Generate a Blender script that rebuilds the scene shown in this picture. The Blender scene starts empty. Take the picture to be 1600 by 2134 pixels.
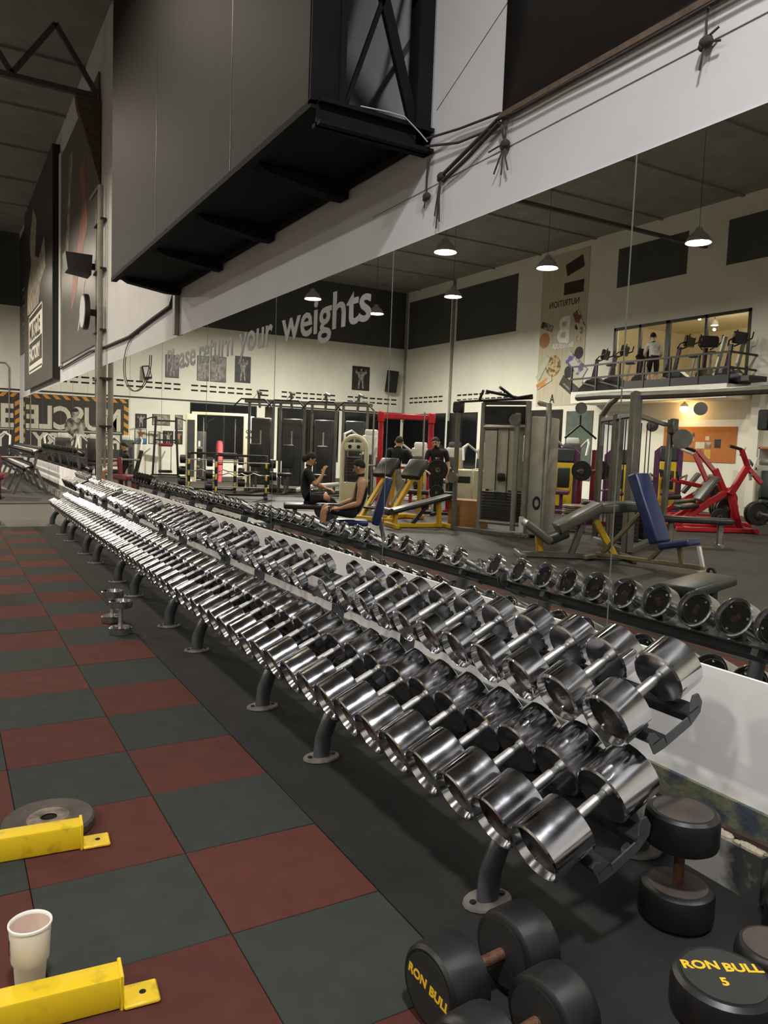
import bpy, bmesh, math, random
from mathutils import Vector, Matrix
random.seed(7)
R = math.radians
SC = bpy.context.scene
COL = SC.collection
XM = 1.16            # mirror plane (x); the room lies at x < XM
XL = 2*XM-16.86      # opposite wall
YE = 28.0            # far end wall
ZC = 8.3             # ceiling
def mx(xv): return 2*XM-xv

# ---------------------------------------------------------------- camera
cam = bpy.data.cameras.new('camera'); cam.sensor_fit = 'HORIZONTAL'; cam.sensor_width = 36; cam.lens = 36.0
cam.clip_start = .05; cam.clip_end = 200
camo = bpy.data.objects.new('camera', cam); COL.objects.link(camo); SC.camera = camo
yaw, pitch, roll = 0.523549, -0.0851416, 0.0377663
fw = Vector((math.sin(yaw)*math.cos(pitch), math.cos(yaw)*math.cos(pitch), math.sin(pitch)))
rt = Vector((math.cos(yaw), -math.sin(yaw), 0)); up = rt.cross(fw)
r2 = rt*math.cos(roll)+up*math.sin(roll); u2 = up*math.cos(roll)-rt*math.sin(roll)
m = Matrix((r2, u2, -fw)).transposed().to_4x4(); m.translation = Vector((-1.23069, -2.07226, 1.45362))
camo.matrix_world = m

# ---------------------------------------------------------------- world, exposure
w = bpy.data.worlds.new('world'); SC.world = w; w.use_nodes = True
w.node_tree.nodes['Background'].inputs[0].default_value = (.9, .85, .78, 1)
w.node_tree.nodes['Background'].inputs[1].default_value = 0.02
vs = SC.view_settings; vs.view_transform = 'Standard'; vs.look = 'None'; vs.gamma = 1; vs.use_curve_mapping = False
vs.exposure = 0.0
SC.cycles.max_bounces = 9; SC.cycles.diffuse_bounces = 3; SC.cycles.glossy_bounces = 6

# ---------------------------------------------------------------- hall lamps: (x, y, z, watts, warmth)
LAMPZ = 6.0
LAMPS = [(-6.65, 13.2), (-6.65, 20.6), (-10.4, 9.2), (-9.5, 12.9), (-9.8, 17.4), (-9.5, 21.6),
         (-1.2, 6.0), (-1.2, 10.2), (-1.2, 14.4), (-1.2, 18.6), (-1.2, 22.8),
         (-6.65, 1.0), (-9.7, 1.0), (-6.65, -3.2)]
LAMP_W = 180.0; ROW_W = 92.0
NEAR_LAMP = (-1.2, -2.45, 6.0, 315.0)

# ---------------------------------------------------------------- helpers
def obj(name, me, parent=None):
    o = bpy.data.objects.new(name, me); COL.objects.link(o)
    if parent: o.parent = parent
    return o
def tag(o, label, cat, group=None, kind=None):
    if label: o['label'] = label
    if cat: o['category'] = cat
    if group: o['group'] = group
    if kind: o['kind'] = kind
    return o
def struct(o, label=None):
    o['kind'] = 'structure'
    if label: o['label'] = label
    return o
def thing(name, label, cat, loc=(0, 0, 0), rz=0, group=None):
    o = bpy.data.objects.new(name, None); COL.objects.link(o)
    o.empty_display_size = .05; o.location = loc; o.rotation_euler = (0, 0, rz)
    return tag(o, label, cat, group)
def copy_tree(o, parent=None):
    c = o.copy(); COL.objects.link(c); c.parent = parent
    for ch in list(o.children): copy_tree(ch, c)
    return c
def frame(p, q, upv=(0, 0, 1)):
    p = Vector(p); q = Vector(q); z = (q-p); L = z.length; z = z/L if L else Vector((0, 0, 1))
    u = Vector(upv)
    if abs(z.dot(u)) > .98: u = Vector((1, 0, 0)) if abs(z.x) < .9 else Vector((0, 1, 0))
    x = u.cross(z).normalized(); y = z.cross(x)
    M = Matrix((x, y, z)).transposed().to_4x4(); M.translation = p
    return M, L
class MB:
    def __init__(s): s.v = []; s.f = []; s.mi = []; s.m = 0
    def add(s, vs, fs, M=None):
        b = len(s.v)
        s.v += [tuple(M @ Vector(v)) for v in vs] if M is not None else [tuple(v) for v in vs]
        s.f += [tuple(b+i for i in f) for f in fs]; s.mi += [s.m]*len(fs)
        return s
    def box(s, x0, y0, z0, x1, y1, z1, M=None):
        x0, x1 = min(x0, x1), max(x0, x1); y0, y1 = min(y0, y1), max(y0, y1); z0, z1 = min(z0, z1), max(z0, z1)
        vs = [(x0, y0, z0), (x1, y0, z0), (x1, y1, z0), (x0, y1, z0), (x0, y0, z1), (x1, y0, z1), (x1, y1, z1), (x0, y1, z1)]
        return s.add(vs, [(0, 3, 2, 1), (4, 5, 6, 7), (0, 1, 5, 4), (1, 2, 6, 5), (2, 3, 7, 6), (3, 0, 4, 7)], M)
    def cbox(s, c, d, M=None):
        return s.box(c[0]-d[0]/2, c[1]-d[1]/2, c[2]-d[2]/2, c[0]+d[0]/2, c[1]+d[1]/2, c[2]+d[2]/2, M)
    def rbox(s, c, d, b=.02, seg=2, M=None):
        bm = bmesh.new(); bmesh.ops.create_cube(bm, size=1)
        for v in bm.verts: v.co = Vector((c[0]+v.co.x*d[0], c[1]+v.co.y*d[1], c[2]+v.co.z*d[2]))
        bmesh.ops.bevel(bm, geom=bm.edges[:], offset=min(b, min(d)*.49), segments=seg, affect='EDGES', profile=.5)
        bm.verts.index_update()
        s.add([v.co.copy() for v in bm.verts], [[v.index for v in f.verts] for f in bm.faces], M); bm.free()
        return s
    def bar(s, p, q, w, h=None, upv=(0, 0, 1), b=0):
        h = h or w; M, L = frame(p, q, upv)
        if b: return s.rbox((0, 0, L/2), (w, h, L), b, 1, M)
        return s.box(-w/2, -h/2, 0, w/2, h/2, L, M)
    def lathe(s, prof, n=16, M=None, cap=True):
        vs = []; fs = []; k = len(prof)
        for i in range(n):
            a = 2*math.pi*i/n; c, sn = math.cos(a), math.sin(a)
            vs += [(r*c, r*sn, h) for r, h in prof]
        for i in range(n):
            j = (i+1) % n
            for t in range(k-1): fs.append((i*k+t, j*k+t, j*k+t+1, i*k+t+1))
        if cap:
            if prof[0][0] > 1e-6: fs.append(tuple(i*k for i in range(n))[::-1])
            if prof[-1][0] > 1e-6: fs.append(tuple(i*k+k-1 for i in range(n)))
        return s.add(vs, fs, M)
    def cyl(s, p, q, r, r2=None, n=12):
        M, L = frame(p, q); return s.lathe([(r, 0), (r if r2 is None else r2, L)], n, M)
    def tube(s, pts, r, n=8, closed=False, oval=None):
        pts = [Vector(p) for p in pts]; k = len(pts); rings = []
        rr = r if isinstance(r, (list, tuple)) else [r]*k
        t0 = (pts[1]-pts[0]).normalized(); u = Vector((0, 0, 1)) if abs(t0.z) < .9 else Vector((1, 0, 0))
        for i in range(k):
            if closed: t = (pts[(i+1) % k]-pts[i-1]).normalized()
            else:
                a = pts[max(i-1, 0)]; b = pts[min(i+1, k-1)]; t = (b-a).normalized() if (b-a).length else t0
            x = (u-t*u.dot(t))
            x = x.normalized() if x.length > 1e-4 else t.orthogonal().normalized()
            y = t.cross(x); u = x
            ry = oval if oval else 1
            rings.append([pts[i]+x*(rr[i]*math.cos(2*math.pi*j/n))+y*(rr[i]*ry*math.sin(2*math.pi*j/n)) for j in range(n)])
        vs = [p for rg in rings for p in rg]; fs = []
        for i in range(k if closed else k-1):
            a = i*n; b = ((i+1) % k)*n
            for j in range(n): fs.append((a+j, a+(j+1) % n, b+(j+1) % n, b+j))
        if not closed:
            fs.append(tuple(range(n))[::-1]); fs.append(tuple((k-1)*n+j for j in range(n)))
        return s.add(vs, fs)
    def prism(s, poly, h0, h1, M=None):
        n = len(poly); vs = [(x, y, h0) for x, y in poly]+[(x, y, h1) for x, y in poly]
        fs = [tuple(range(n))[::-1], tuple(range(n, 2*n))]+[(i, (i+1) % n, n+(i+1) % n, n+i) for i in range(n)]
        return s.add(vs, fs, M)
    def ball(s, c, r, n=12, k=8, sc=(1, 1, 1)):
        prof = [(max(math.sin(math.pi*i/k), 0), -math.cos(math.pi*i/k)) for i in range(k+1)]
        prof[0] = (0, -1); prof[-1] = (0, 1)
        M = Matrix.Translation(c) @ Matrix.Diagonal((r*sc[0], r*sc[1], r*sc[2], 1))
        return s.lathe(prof, n, M, cap=False)
    def mesh(s, name, mats, smooth=38):
        me = bpy.data.meshes.new(name); me.from_pydata(s.v, [], s.f)
        for mt in (mats if isinstance(mats, (list, tuple)) else [mats]): me.materials.append(mt)
        if any(s.mi): me.polygons.foreach_set('material_index', s.mi)
        bm = bmesh.new(); bm.from_mesh(me); bmesh.ops.remove_doubles(bm, verts=bm.verts, dist=1e-6)
        bmesh.ops.recalc_face_normals(bm, faces=bm.faces); bm.to_mesh(me); bm.free()
        if smooth:
            me.polygons.foreach_set('use_smooth', [True]*len(me.polygons)); me.set_sharp_from_angle(angle=R(smooth))
        return me
    def build(s, name, mats, parent=None, smooth=38):
        return obj(name, s.mesh(name, mats, smooth), parent)
def arc(c, r, a0, a1, n, plane='xz'):
    out = []
    for i in range(n+1):
        a = R(a0+(a1-a0)*i/n); x, z = r*math.cos(a), r*math.sin(a)
        out.append((c[0]+x, c[1], c[2]+z) if plane == 'xz' else (c[0], c[1]+x, c[2]+z) if plane == 'yz' else (c[0]+x, c[1]+z, c[2]))
    return out
def text_mesh(body, size, depth=.002, bold=0, sx=1, align='LEFT', shear=0):
    c = bpy.data.curves.new('text', 'FONT'); c.body = body; c.size = size; c.extrude = depth; c.offset = bold; c.align_x = align; c.shear = shear; c.resolution_u = 3
    o = bpy.data.objects.new('text', c); COL.objects.link(o)
    dg = bpy.context.evaluated_depsgraph_get(); dg.update()
    me = bpy.data.meshes.new_from_object(o.evaluated_get(dg)); bpy.data.objects.remove(o); bpy.data.curves.remove(c)
    if sx != 1:
        for v in me.vertices: v.co.x *= sx
    return me
def text_obj(name, body, size, mat, M, parent=None, depth=.002, bold=0, sx=1, align='LEFT', shear=0):
    me = text_mesh(body, size, depth, bold, sx, align, shear); me.transform(M); me.materials.clear(); me.materials.append(mat)
    return obj(name, me, parent)
def axes(o, x, y):     # matrix with origin o, text direction x, text up y
    x = Vector(x).normalized(); y = Vector(y).normalized(); z = x.cross(y)
    M = Matrix((x, y, z)).transposed().to_4x4(); M.translation = Vector(o); return M
ORD = 'first second third fourth fifth sixth seventh eighth ninth tenth eleventh twelfth thirteenth fourteenth fifteenth sixteenth seventeenth eighteenth nineteenth'.split()
TENS = {2: 'twenty', 3: 'thirty', 4: 'forty', 5: 'fifty', 6: 'sixty'}
def ordinal(n):
    if n < 20: return ORD[n-1]
    t, u = divmod(n, 10)
    return TENS[t]+'-'+ORD[u-1] if u else TENS[t][:-1]+'ieth'

# ---------------------------------------------------------------- materials
MATS = {}
def lin(c):
    if isinstance(c, str):
        c = c.lstrip('#'); c = [int(c[i:i+2], 16)/255 for i in (0, 2, 4)]
    return tuple((x/12.92 if x <= .04045 else ((x+.055)/1.055)**2.4) for x in c)
def pm(name, col, rough=.6, metal=0, var=.15, scale=6, bump=0, bscale=60, col2=None, rvar=0, spec=.5, emit=0, coat=0, mscale=(1, 1, 1), rnd=0, thr=None):
    if name in MATS: return MATS[name]
    mt = bpy.data.materials.new(name); mt.use_nodes = True; nt = mt.node_tree; N = nt.nodes; L = nt.links
    b = N['Principled BSDF']; c = lin(col)
    b.inputs['Roughness'].default_value = rough; b.inputs['Metallic'].default_value = metal
    b.inputs['Specular IOR Level'].default_value = spec
    if coat: b.inputs['Coat Weight'].default_value = coat; b.inputs['Coat Roughness'].default_value = .15
    tc = N.new('ShaderNodeTexCoord'); mp = N.new('ShaderNodeMapping'); mp.inputs['Scale'].default_value = mscale
    L.new(tc.outputs['Object'], mp.inputs['Vector'])
    no = N.new('ShaderNodeTexNoise'); no.inputs['Scale'].default_value = scale; no.inputs['Detail'].default_value = 4
    L.new(mp.outputs[0], no.inputs['Vector'])
    rp = N.new('ShaderNodeValToRGB')
    c2 = lin(col2) if col2 else tuple(x*(1-var) for x in c); c1 = c if col2 else tuple(min(1, x*(1+var)) for x in c)
    lo, hi = thr if thr else (.32, .68)
    rp.color_ramp.elements[0].position = lo; rp.color_ramp.elements[1].position = hi
    rp.color_ramp.elements[0].color = (*c2, 1); rp.color_ramp.elements[1].color = (*c1, 1)
    L.new(no.outputs['Fac'], rp.inputs['Fac']); out = rp.outputs['Color']
    if rnd:
        oi = N.new('ShaderNodeObjectInfo'); mr = N.new('ShaderNodeMapRange'); mr.inputs['To Min'].default_value = 1-rnd; mr.inputs['To Max'].default_value = 1+rnd
        L.new(oi.outputs['Random'], mr.inputs['Value']); mm = N.new('ShaderNodeVectorMath'); mm.operation = 'SCALE'
        L.new(out, mm.inputs[0]); L.new(mr.outputs[0], mm.inputs['Scale']); out = mm.outputs[0]
    L.new(out, b.inputs['Base Color'])
    if rvar:
        mr = N.new('ShaderNodeMapRange'); mr.inputs['From Min'].default_value = .3; mr.inputs['From Max'].default_value = .7
        mr.inputs['To Min'].default_value = max(0, rough-rvar); mr.inputs['To Max'].default_value = rough+rvar
        L.new(no.outputs['Fac'], mr.inputs['Value']); L.new(mr.outputs[0], b.inputs['Roughness'])
    if bump:
        n2 = N.new('ShaderNodeTexNoise'); n2.inputs['Scale'].default_value = bscale; n2.inputs['Detail'].default_value = 2
        L.new(mp.outputs[0], n2.inputs['Vector']); bp = N.new('ShaderNodeBump'); bp.inputs['Strength'].default_value = bump; bp.inputs['Distance'].default_value = .004
        L.new(n2.outputs['Fac'], bp.inputs['Height']); L.new(bp.outputs[0], b.inputs['Normal'])
    if emit:
        b.inputs['Emission Color'].default_value = (*c, 1); b.inputs['Emission Strength'].default_value = emit
    MATS[name] = mt; return mt
# ================================================================ materials used all over
M_tile_r = pm('red_rubber_tile', '#512d26', .9, var=.1, scale=9, bump=.4, bscale=300, rnd=.1, spec=.2)
M_tile_g = pm('green_rubber_tile', '#333632', .9, var=.1, scale=9, bump=.4, bscale=300, rnd=.1, spec=.2)
M_mat = pm('black_rubber_mat', '#1d1c1a', .8, var=.3, scale=3, bump=.5, bscale=220, spec=.35)
M_floor = pm('brown_grey_gym_floor', '#342f2a', .62, var=.22, scale=1.2, bump=.2, bscale=120, spec=.4)
M_conc = pm('grey_screed', '#5c5852', .45, var=.15, scale=2)
M_dark_mat = pm('dark_floor_mat', '#3a3633', .8, var=.2, scale=3)
M_white = pm('white_wall_paint', '#cdcccd', .7, var=.05, scale=1.5, bump=.15, bscale=30)
M_cream = pm('cream_wall_paint', '#e6e3d6', .7, var=.05, scale=1.2, bump=.15, bscale=30)
M_dkwall = pm('dark_grey_wall', '#4b4b47', .8, var=.12, scale=1)
M_ceil = pm('dark_ceiling_sheet', '#868580', .8, var=.12, scale=2)
M_black = pm('black_paint', '#1b1b1b', .45, var=.2, scale=6)
M_blacksteel = pm('black_steel', '#232323', .42, metal=.3, var=.25, scale=9)
M_board = pm('white_base_board', '#e4e1de', .6, var=.1, scale=2.2, bump=.1, bscale=40)
M_marble = pm('grey_veined_marble', '#aaa7a1', .35, col2='#454341', scale=7, thr=(.40, .56))
M_debris = pm('broken_tile_edge', '#6c6d55', .8, col2='#39434f', scale=12, bump=.8, bscale=50, thr=(.40, .58))
M_crumb = pm('plaster_crumbs', '#b3a690', .9, var=.3, scale=30)

M_rustpipe = pm('rusty_dark_pipe', '#3a2c24', .5, var=.4, scale=20)
def mirror_mat():
    mt = bpy.data.materials.new('mirror_glass'); mt.use_nodes = True; b = mt.node_tree.nodes['Principled BSDF']
    b.inputs['Metallic'].default_value = 1; b.inputs['Roughness'].default_value = 0.0
    nt = mt.node_tree; no = nt.nodes.new('ShaderNodeTexNoise'); no.inputs['Scale'].default_value = .7
    rp = nt.nodes.new('ShaderNodeValToRGB'); rp.color_ramp.elements[0].color = (.90, .93, .87, 1); rp.color_ramp.elements[1].color = (.93, .95, .90, 1)
    nt.links.new(no.outputs['Fac'], rp.inputs['Fac']); nt.links.new(rp.outputs['Color'], b.inputs['Base Color'])
    return mt
M_mirror = mirror_mat()
M_edge = pm('mirror_edge_strip', '#5f615c', .5, var=.1)

# ================================================================ floor
fl = struct(MB().box(XL-.2, -8, -.12, 1.5, YE+.2, -.02).build('floor', M_floor))
MB().box(XL, -8, -.02, -2.505, YE, 0).build('floor_covering', M_floor, fl)
MB().box(-2.505, -8, -.02, 1.3, -1.503, -.001).build('rubber_mat', M_mat, fl)
MB().box(.004, -1.503, -.02, 1.3, 11.02, -.003).build('rubber_mat', M_mat, fl)
MB().box(-2.505, 11.02, -.02, 1.3, 15.2, -.002).build('screed_strip', M_conc, fl)
MB().box(-2.505, 15.25, -.02, 1.3, YE, .012).build('dark_mat', M_dark_mat, fl)
tm = {}
for k, mt in (('r', M_tile_r), ('g', M_tile_g)):
    tm[k] = MB().rbox((0, 0, -.01), (.4975, .4975, .02), .002, 1).mesh('floor_tile_'+k, mt)
for cx in range(5):
    for ry in range(-3, 22):
        o = obj('floor_tile', tm['r' if (cx+ry) % 2 == 0 else 'g'], fl)
        o.location = (-.25-.5*cx, .25+.5*ry, random.uniform(-.0015, .0005)); o.rotation_euler = (0, 0, random.choice((0, 1, 2, 3))*math.pi/2)

# ================================================================ shell
ce = struct(MB().box(XL-.2, -8.2, ZC, 1.5, YE+.2, ZC+.15).build('ceiling', M_ceil))
for y in [i*2.6-7 for i in range(14)]:
    MB().box(XL, y, ZC-.05, 1.16, y+.08, ZC).build('ceiling_beam', M_ceil, ce)
wr = struct(MB().box(XM+.006, -8, 2.64, 1.5, YE, ZC).box(XM+.02, -8, -.02, 1.5, YE, 2.64).build('wall_right', M_white))
struct(MB().box(XL-.2, -8.2, -.02, 1.5, -8, ZC).build('wall_front', M_cream))
# lower white board under the mirror with a broken gap and a marble skirting
bb = struct(MB().box(XM-.008, -8, .27, XM+.02, YE, .71).build('trim_1', M_board))
bb = struct(MB().box(1.075, -.63, -.02, XM+.02, YE, .16).build('baseboard_right', M_marble))
t2 = struct(MB().box(1.135, -8, .16, XM+.02, YE, .275).build('trim_2', M_debris))
for i in range(80):
    me_ = MB().ball((0, 0, 0), random.uniform(.008, .026), 7, 5, (1, 1.3, .7)).mesh('plaster_crumb', M_crumb)
    o = obj('plaster_crumb', me_, t2); o.location = (random.uniform(1.09, 1.13), random.uniform(-.62, .35), .164)
struct(MB().tube([(1.115, -2+.25*i, .185+.01*math.sin(i*1.7)) for i in range(30)], .014, 6).build('trim_3', M_rustpipe))
# mirrors
MY = [.18+1.89*k for k in range(-2, 15)]
for i in range(len(MY)-1):
    o = MB().box(XM, MY[i]+.002, .71, XM+.006, min(MY[i+1], YE)-.002, 2.64).build('wall_mirror', M_mirror, None, 0)
    MB().box(XM-.0015, MY[i]-.0025, .71, XM+.001, MY[i]+.0025, 2.64).build('edge_trim', M_edge, o)
    tag(o, f'tall wall mirror panel, {ordinal(i+1)} counted from the near right edge of the mirrored wall', 'mirror', 'mirror panels along the dumbbell wall')
# lamps
M_shade = pm('lamp_shade_metal', '#bdbbb4', .5, metal=.1)
def em(name, col, s):
    mt = bpy.data.materials.new(name); mt.use_nodes = True; b = mt.node_tree.nodes['Principled BSDF']
    b.inputs['Base Color'].default_value = (.8, .8, .8, 1); b.inputs['Emission Color'].default_value = (*col, 1); b.inputs['Emission Strength'].default_value = s; return mt
M_bulb = em('lamp_glow', (1, .93, .8), 14)
M_bulb2 = em('lamp_glow_cool', (1, .98, .97), 14)
sh_me = MB().lathe([(.27, 0), (.275, .01), (.2, .15), (.09, .25), (.06, .32), (0, .33)], 20, cap=False).lathe([(.262, .004), (.19, .15), (.08, .24), (0, .245)], 20, cap=False).mesh('shade', M_shade)
bu_me = {c: MB().lathe([(0, .03), (.25, .03), (.25, .035), (0, .035)], 20).mesh('bulb', mt) for c, mt in ((0, M_bulb), (1, M_bulb2))}
rod_me = MB().cyl((0, 0, .32), (0, 0, ZC-LAMPZ), .005, None, 6).mesh('cord', M_black)
LNAMES = {(-6.7, 13.2): 'pendant lamp hanging nearest the mirror top edge above the silver cable tower', (-6.7, 20.6): 'small pendant lamp seen above the word weights on the mirror', (-10.4, 9.2): 'largest glowing pendant lamp, right of the tall mirror joint above the balcony',
    (-9.5, 12.9): 'pendant lamp hanging before the pale wood-print advert banner', (-9.8, 17.4): 'pendant lamp hanging before the dark wall panels above the vents', (-9.5, 21.6): 'far pendant lamp just right of the word weights',
    (-1.2, 6.0): 'pendant lamp over the aisle beside the billboard box', (-1.2, 10.2): 'pendant lamp over the far end of the chrome dumbbell racks', (-1.2, 14.4): 'pendant lamp over the grey floor strip', (-1.2, 18.6): 'pendant lamp over the far dark dumbbell rack', (-1.2, 22.8): 'pendant lamp over the machines before the black mural',
    (-6.7, 1.0): 'pendant lamp over the flat benches', (-9.7, 1.0): 'pendant lamp beside the opposite wall before the shelf unit', (-6.7, -3.2): 'rearmost pendant lamp behind the flat benches', (-1.2, -2.4): 'cool white pendant lamp above the nearest floor tiles'}
for i, (x, y) in enumerate(LAMPS+[NEAR_LAMP[:2]]):
    near = i == len(LAMPS); z = NEAR_LAMP[2] if near else LAMPZ
    t = thing('pendant_lamp', LNAMES.get((round(x, 1), round(y, 1)), f'pendant lamp over the dumbbell aisle, {ordinal(i+1)} of the lamps'), 'lamp', (x, y, z), 0, 'pendant lamps under the hall ceiling')
    obj('shade', sh_me, t); obj('bulb', bu_me[1 if near else 0], t); c = obj('cord', rod_me, t)
    if near: c.scale.z = (ZC-z-.32*0)/(ZC-LAMPZ)
    ld = bpy.data.lights.new('lamp_light', 'AREA'); ld.shape = 'DISK'; ld.size = .46; ld.energy = NEAR_LAMP[3] if near else (ROW_W if x > -2 else LAMP_W*(7.5 if x > -8 and y > 16 else 1.6 if y > 20 else .6 if x < -8 else 1.1))
    ld.spread = R(174) if near else R(180 if y > 16 else 172)
    ld.color = (.97, .975, 1) if near else ((1, .87, .68) if x > -2 else (1, .945, .86))
    lo = bpy.data.objects.new('lamp_light', ld); COL.objects.link(lo); lo.location = (x, y, z+.02)
# ================================================================ dumbbell racks along the mirror
M_chrome = pm('polished_chrome', '#d8d8dc', .13, metal=1, var=.06, scale=14, rvar=.06)
M_grip = pm('knurled_chrome', '#c4c4c4', .32, metal=1, var=.1, scale=30, bump=.3, bscale=900)
M_cap = pm('black_end_plate', '#171414', .22, var=.2, scale=20, spec=.6)
M_capred = pm('dull_red_print', '#3a1012', .4)
M_rack = pm('graphite_rack_steel', '#55575a', .4, metal=.55, var=.2, scale=8, rvar=.1)
M_rackdk = pm('dark_rack_rail', '#2c2d2f', .4, metal=.4, var=.2, scale=8)
M_foot = pm('worn_foot_plate', '#77726b', .55, metal=.4, var=.3, scale=18)
TILT = R(25); TX, TZ = math.cos(TILT), math.sin(TILT)
SEC = 2.02; Y0 = -.60; NSEC = 6
LOW = (.41, .405); UPP = (.60, .75)
def tier(c, u, n):                       # point in the tier's plane: u along the tilt, n above it
    return (c[0]+u*TX-n*TZ, c[1]+u*TZ+n*TX)
rail_me = {}
def rack_section(idx):
    y0 = 0; y1 = SEC-.03
    t = thing('dumbbell_rack', f'two-tier grey steel dumbbell rack under the mirror, {ordinal(idx+1)} section from the near end', 'dumbbell rack', (0, Y0+SEC*idx, 0), 0, 'dumbbell racks in a row along the mirror')
    for nm, c, r in (('lower', LOW, .088), ('upper', UPP, .088)):
        if nm not in rail_me:
            d = {}
            for k, u in (('front', -.075), ('rear', .085)):
                a = tier(c, u-.025, -r-.008); b = tier(c, u+.025, -r-.008)
                e = tier(c, u+.025 if k == 'front' else u-.025, -r-.036)
                m_ = MB(); th = .006
                for p, q in ((a, b), (b if k == 'front' else a, e)):
                    dx, dz = q[0]-p[0], q[1]-p[1]; L = math.hypot(dx, dz); nx, nz = -dz/L*th/2, dx/L*th/2
                    poly = [(p[0]+nx, p[1]+nz), (p[0]-nx, p[1]-nz), (q[0]-nx, q[1]-nz), (q[0]+nx, q[1]+nz)]
                    m_.prism(poly, -y1, -y0, Matrix.Rotation(R(90), 4, 'X'))
                d[k] = m_.mesh('rail', M_rackdk)
            # end plate with two cradles
            P = [tier(c, u, n) for u, n in ((-.105, -r-.04), (-.112, -r+.02), (-.098, -r+.03), (-.08, -r+.018), (-.072, -r-.004), (-.05, -r-.016), (.055, -r-.016), (.075, -r-.004), (.086, -r+.022), (.10, -r+.036), (.122, -r+.03), (.128, -r-.002), (.11, -r-.03), (.06, -r-.046), (-.06, -r-.046))]
            d['end'] = MB().prism(P, -.006, 0, Matrix.Rotation(R(90), 4, 'X')).mesh('end_plate', M_rack)
            rail_me[nm] = d
        d = rail_me[nm]
        for k in ('front', 'rear'):
            o = obj(nm+'_rail', d[k], t)
        for y in (y0, y1+.006):
            o = obj('end_plate', d['end'], t); o.location.y = y
    if 'leg' not in rail_me:
        fp = [(.285, 0, .01), (.292, 0, .1), (.325, 0, .185), (.40, 0, .238), (.52, 0, .285), (.65, 0, .345), (.725, 0, .45), (.735, 0, .56), (.715, 0, .645)]
        rp_ = [(1.0, 0, .012), (.95, 0, .09), (.88, 0, .2), (.80, 0, .31), (.735, 0, .42)]
        rail_me['leg'] = MB().tube(fp, .042, 12, oval=.62).mesh('front_leg', M_rack)
        rail_me['rleg'] = MB().tube(rp_, .04, 10, oval=.62).mesh('rear_leg', M_rack)
        rail_me['foot'] = MB().lathe([(.075, 0), (.078, .004), (.075, .012), (.05, .014)], 16, Matrix.Diagonal((1.15, .8, 1, 1))).mesh('foot_plate', M_foot)
        rail_me['arm'] = MB().bar((.375, 0, .27), (.54, 0, .347), .04, .03, (0, 1, 0)).mesh('tier_arm', M_rack)
        rail_me['bolt'] = MB().cyl((.0, 0, 0), (0, 0, .014), .011, None, 6).mesh('bolt', M_blacksteel)
        rail_me['arm2'] = MB().bar((.565, 0, .617), (.74, 0, .695), .04, .03, (0, 1, 0)).mesh('tier_arm', M_rack)
    for ly in (.39, 1.65):
        for k in ('leg', 'rleg', 'arm', 'arm2'):
            o = obj({'leg': 'front_leg', 'rleg': 'rear_leg'}.get(k, 'tier_arm'), rail_me[k], t); o.location.y = ly
        for fx in (.285, 1.0):
            o = obj('foot_plate', rail_me['foot'], t); o.location = (fx, ly, -.003)
            for bx in (-.058, .058):
                b = obj('bolt', rail_me['bolt'], o); b.location = (bx, 0, .006)
    return t
for i in range(NSEC): rack_section(i)

# ---------------------------------------------------------------- chrome dumbbells
def disc_prof(r, L, rec=.026, bev=.006):
    # from the inner face (h=0) out to the recessed outer face
    return [(0, 0), (r-bev*1.2, 0), (r, bev), (r, L-bev), (r-bev, L), (r-bev*1.8, L), (r-bev*3.6, L-rec), (0, L-rec)]
DB = {}
def dumbbell_meshes(key, r, L, grip, chrome, n=22, poly=False):
    if key in DB: return DB[key]
    hd = MB().lathe(disc_prof(r, L, bev=.005), 12 if poly else n).mesh('head', chrome, 30)
    cap = MB().lathe([(0, L-.0258), (r-.0205, L-.0258), (r-.0205, L-.023), (0, L-.023)], n)
    pl = cap.mesh('end_plate', M_cap)
    scm = MB()
    for a in (90,): scm.lathe([(.006, L-.023), (.006, L-.019), (.003, L-.018), (0, L-.018)], 8, Matrix.Translation(((r-.03)*math.cos(R(a)), (r-.03)*math.sin(R(a)), 0)))
    scr = scm.mesh('screw', M_chrome)
    lg = MB()
    for k in range(5): lg.box(-.022+.009*k, -.012, L-.023, -.016+.009*k, .012+.004*(k % 2), L-.0223)
    lgm = lg.mesh('logo', M_capred)
    hn = MB().lathe([(.012, -grip/2-.004), (.0125, -grip/2+.012), (.0165, -grip/2+.016), (.0172, 0), (.0165, grip/2-.016), (.0125, grip/2-.012), (.012, grip/2+.004)], 14).mesh('handle', M_grip)
    DB[key] = (hd, pl, scr, lgm, hn); return DB[key]
def place_dumbbell(name, key, L, grip, M, label, group, detail, cat='dumbbell'):
    hd, pl, scr, lgm, hn = DB[key]
    t = thing(name, label, cat, group=group); t.matrix_world = M
    obj('handle', hn, t)
    for s in (1, -1):
        h = obj('head', hd, t); h.location = (0, 0, s*grip/2)
        if s < 0: h.rotation_euler = (R(180), 0, 0)
        p = obj('end_plate', pl, h)
        if detail:
            obj('logo', lgm, h)
            for a in (0, 120, 240): q = obj('screw', scr, h); q.rotation_euler = (0, 0, R(a))
    return t
def tier_matrix(c, y, r, roll=0, yawj=0):
    # dumbbell axis (local z) along the tilt, resting on the rails
    cx, cz = tier(c, 0, r-.088)
    X = Vector((0, 1, 0)); Z = Vector((TX, 0, TZ)); Y = Z.cross(X)
    M = Matrix((X, Y, Z)).transposed().to_4x4(); M.translation = Vector((cx, y, cz))
    return M @ Matrix.Rotation(yawj, 4, 'Y') @ Matrix.Rotation(roll, 4, 'Z')
def lerp(a, b, t): return a+(b-a)*t
GL = 'chrome dumbbells on the lower rack tier'; GU = 'chrome dumbbells on the upper rack tier'
NLOW = 59
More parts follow.
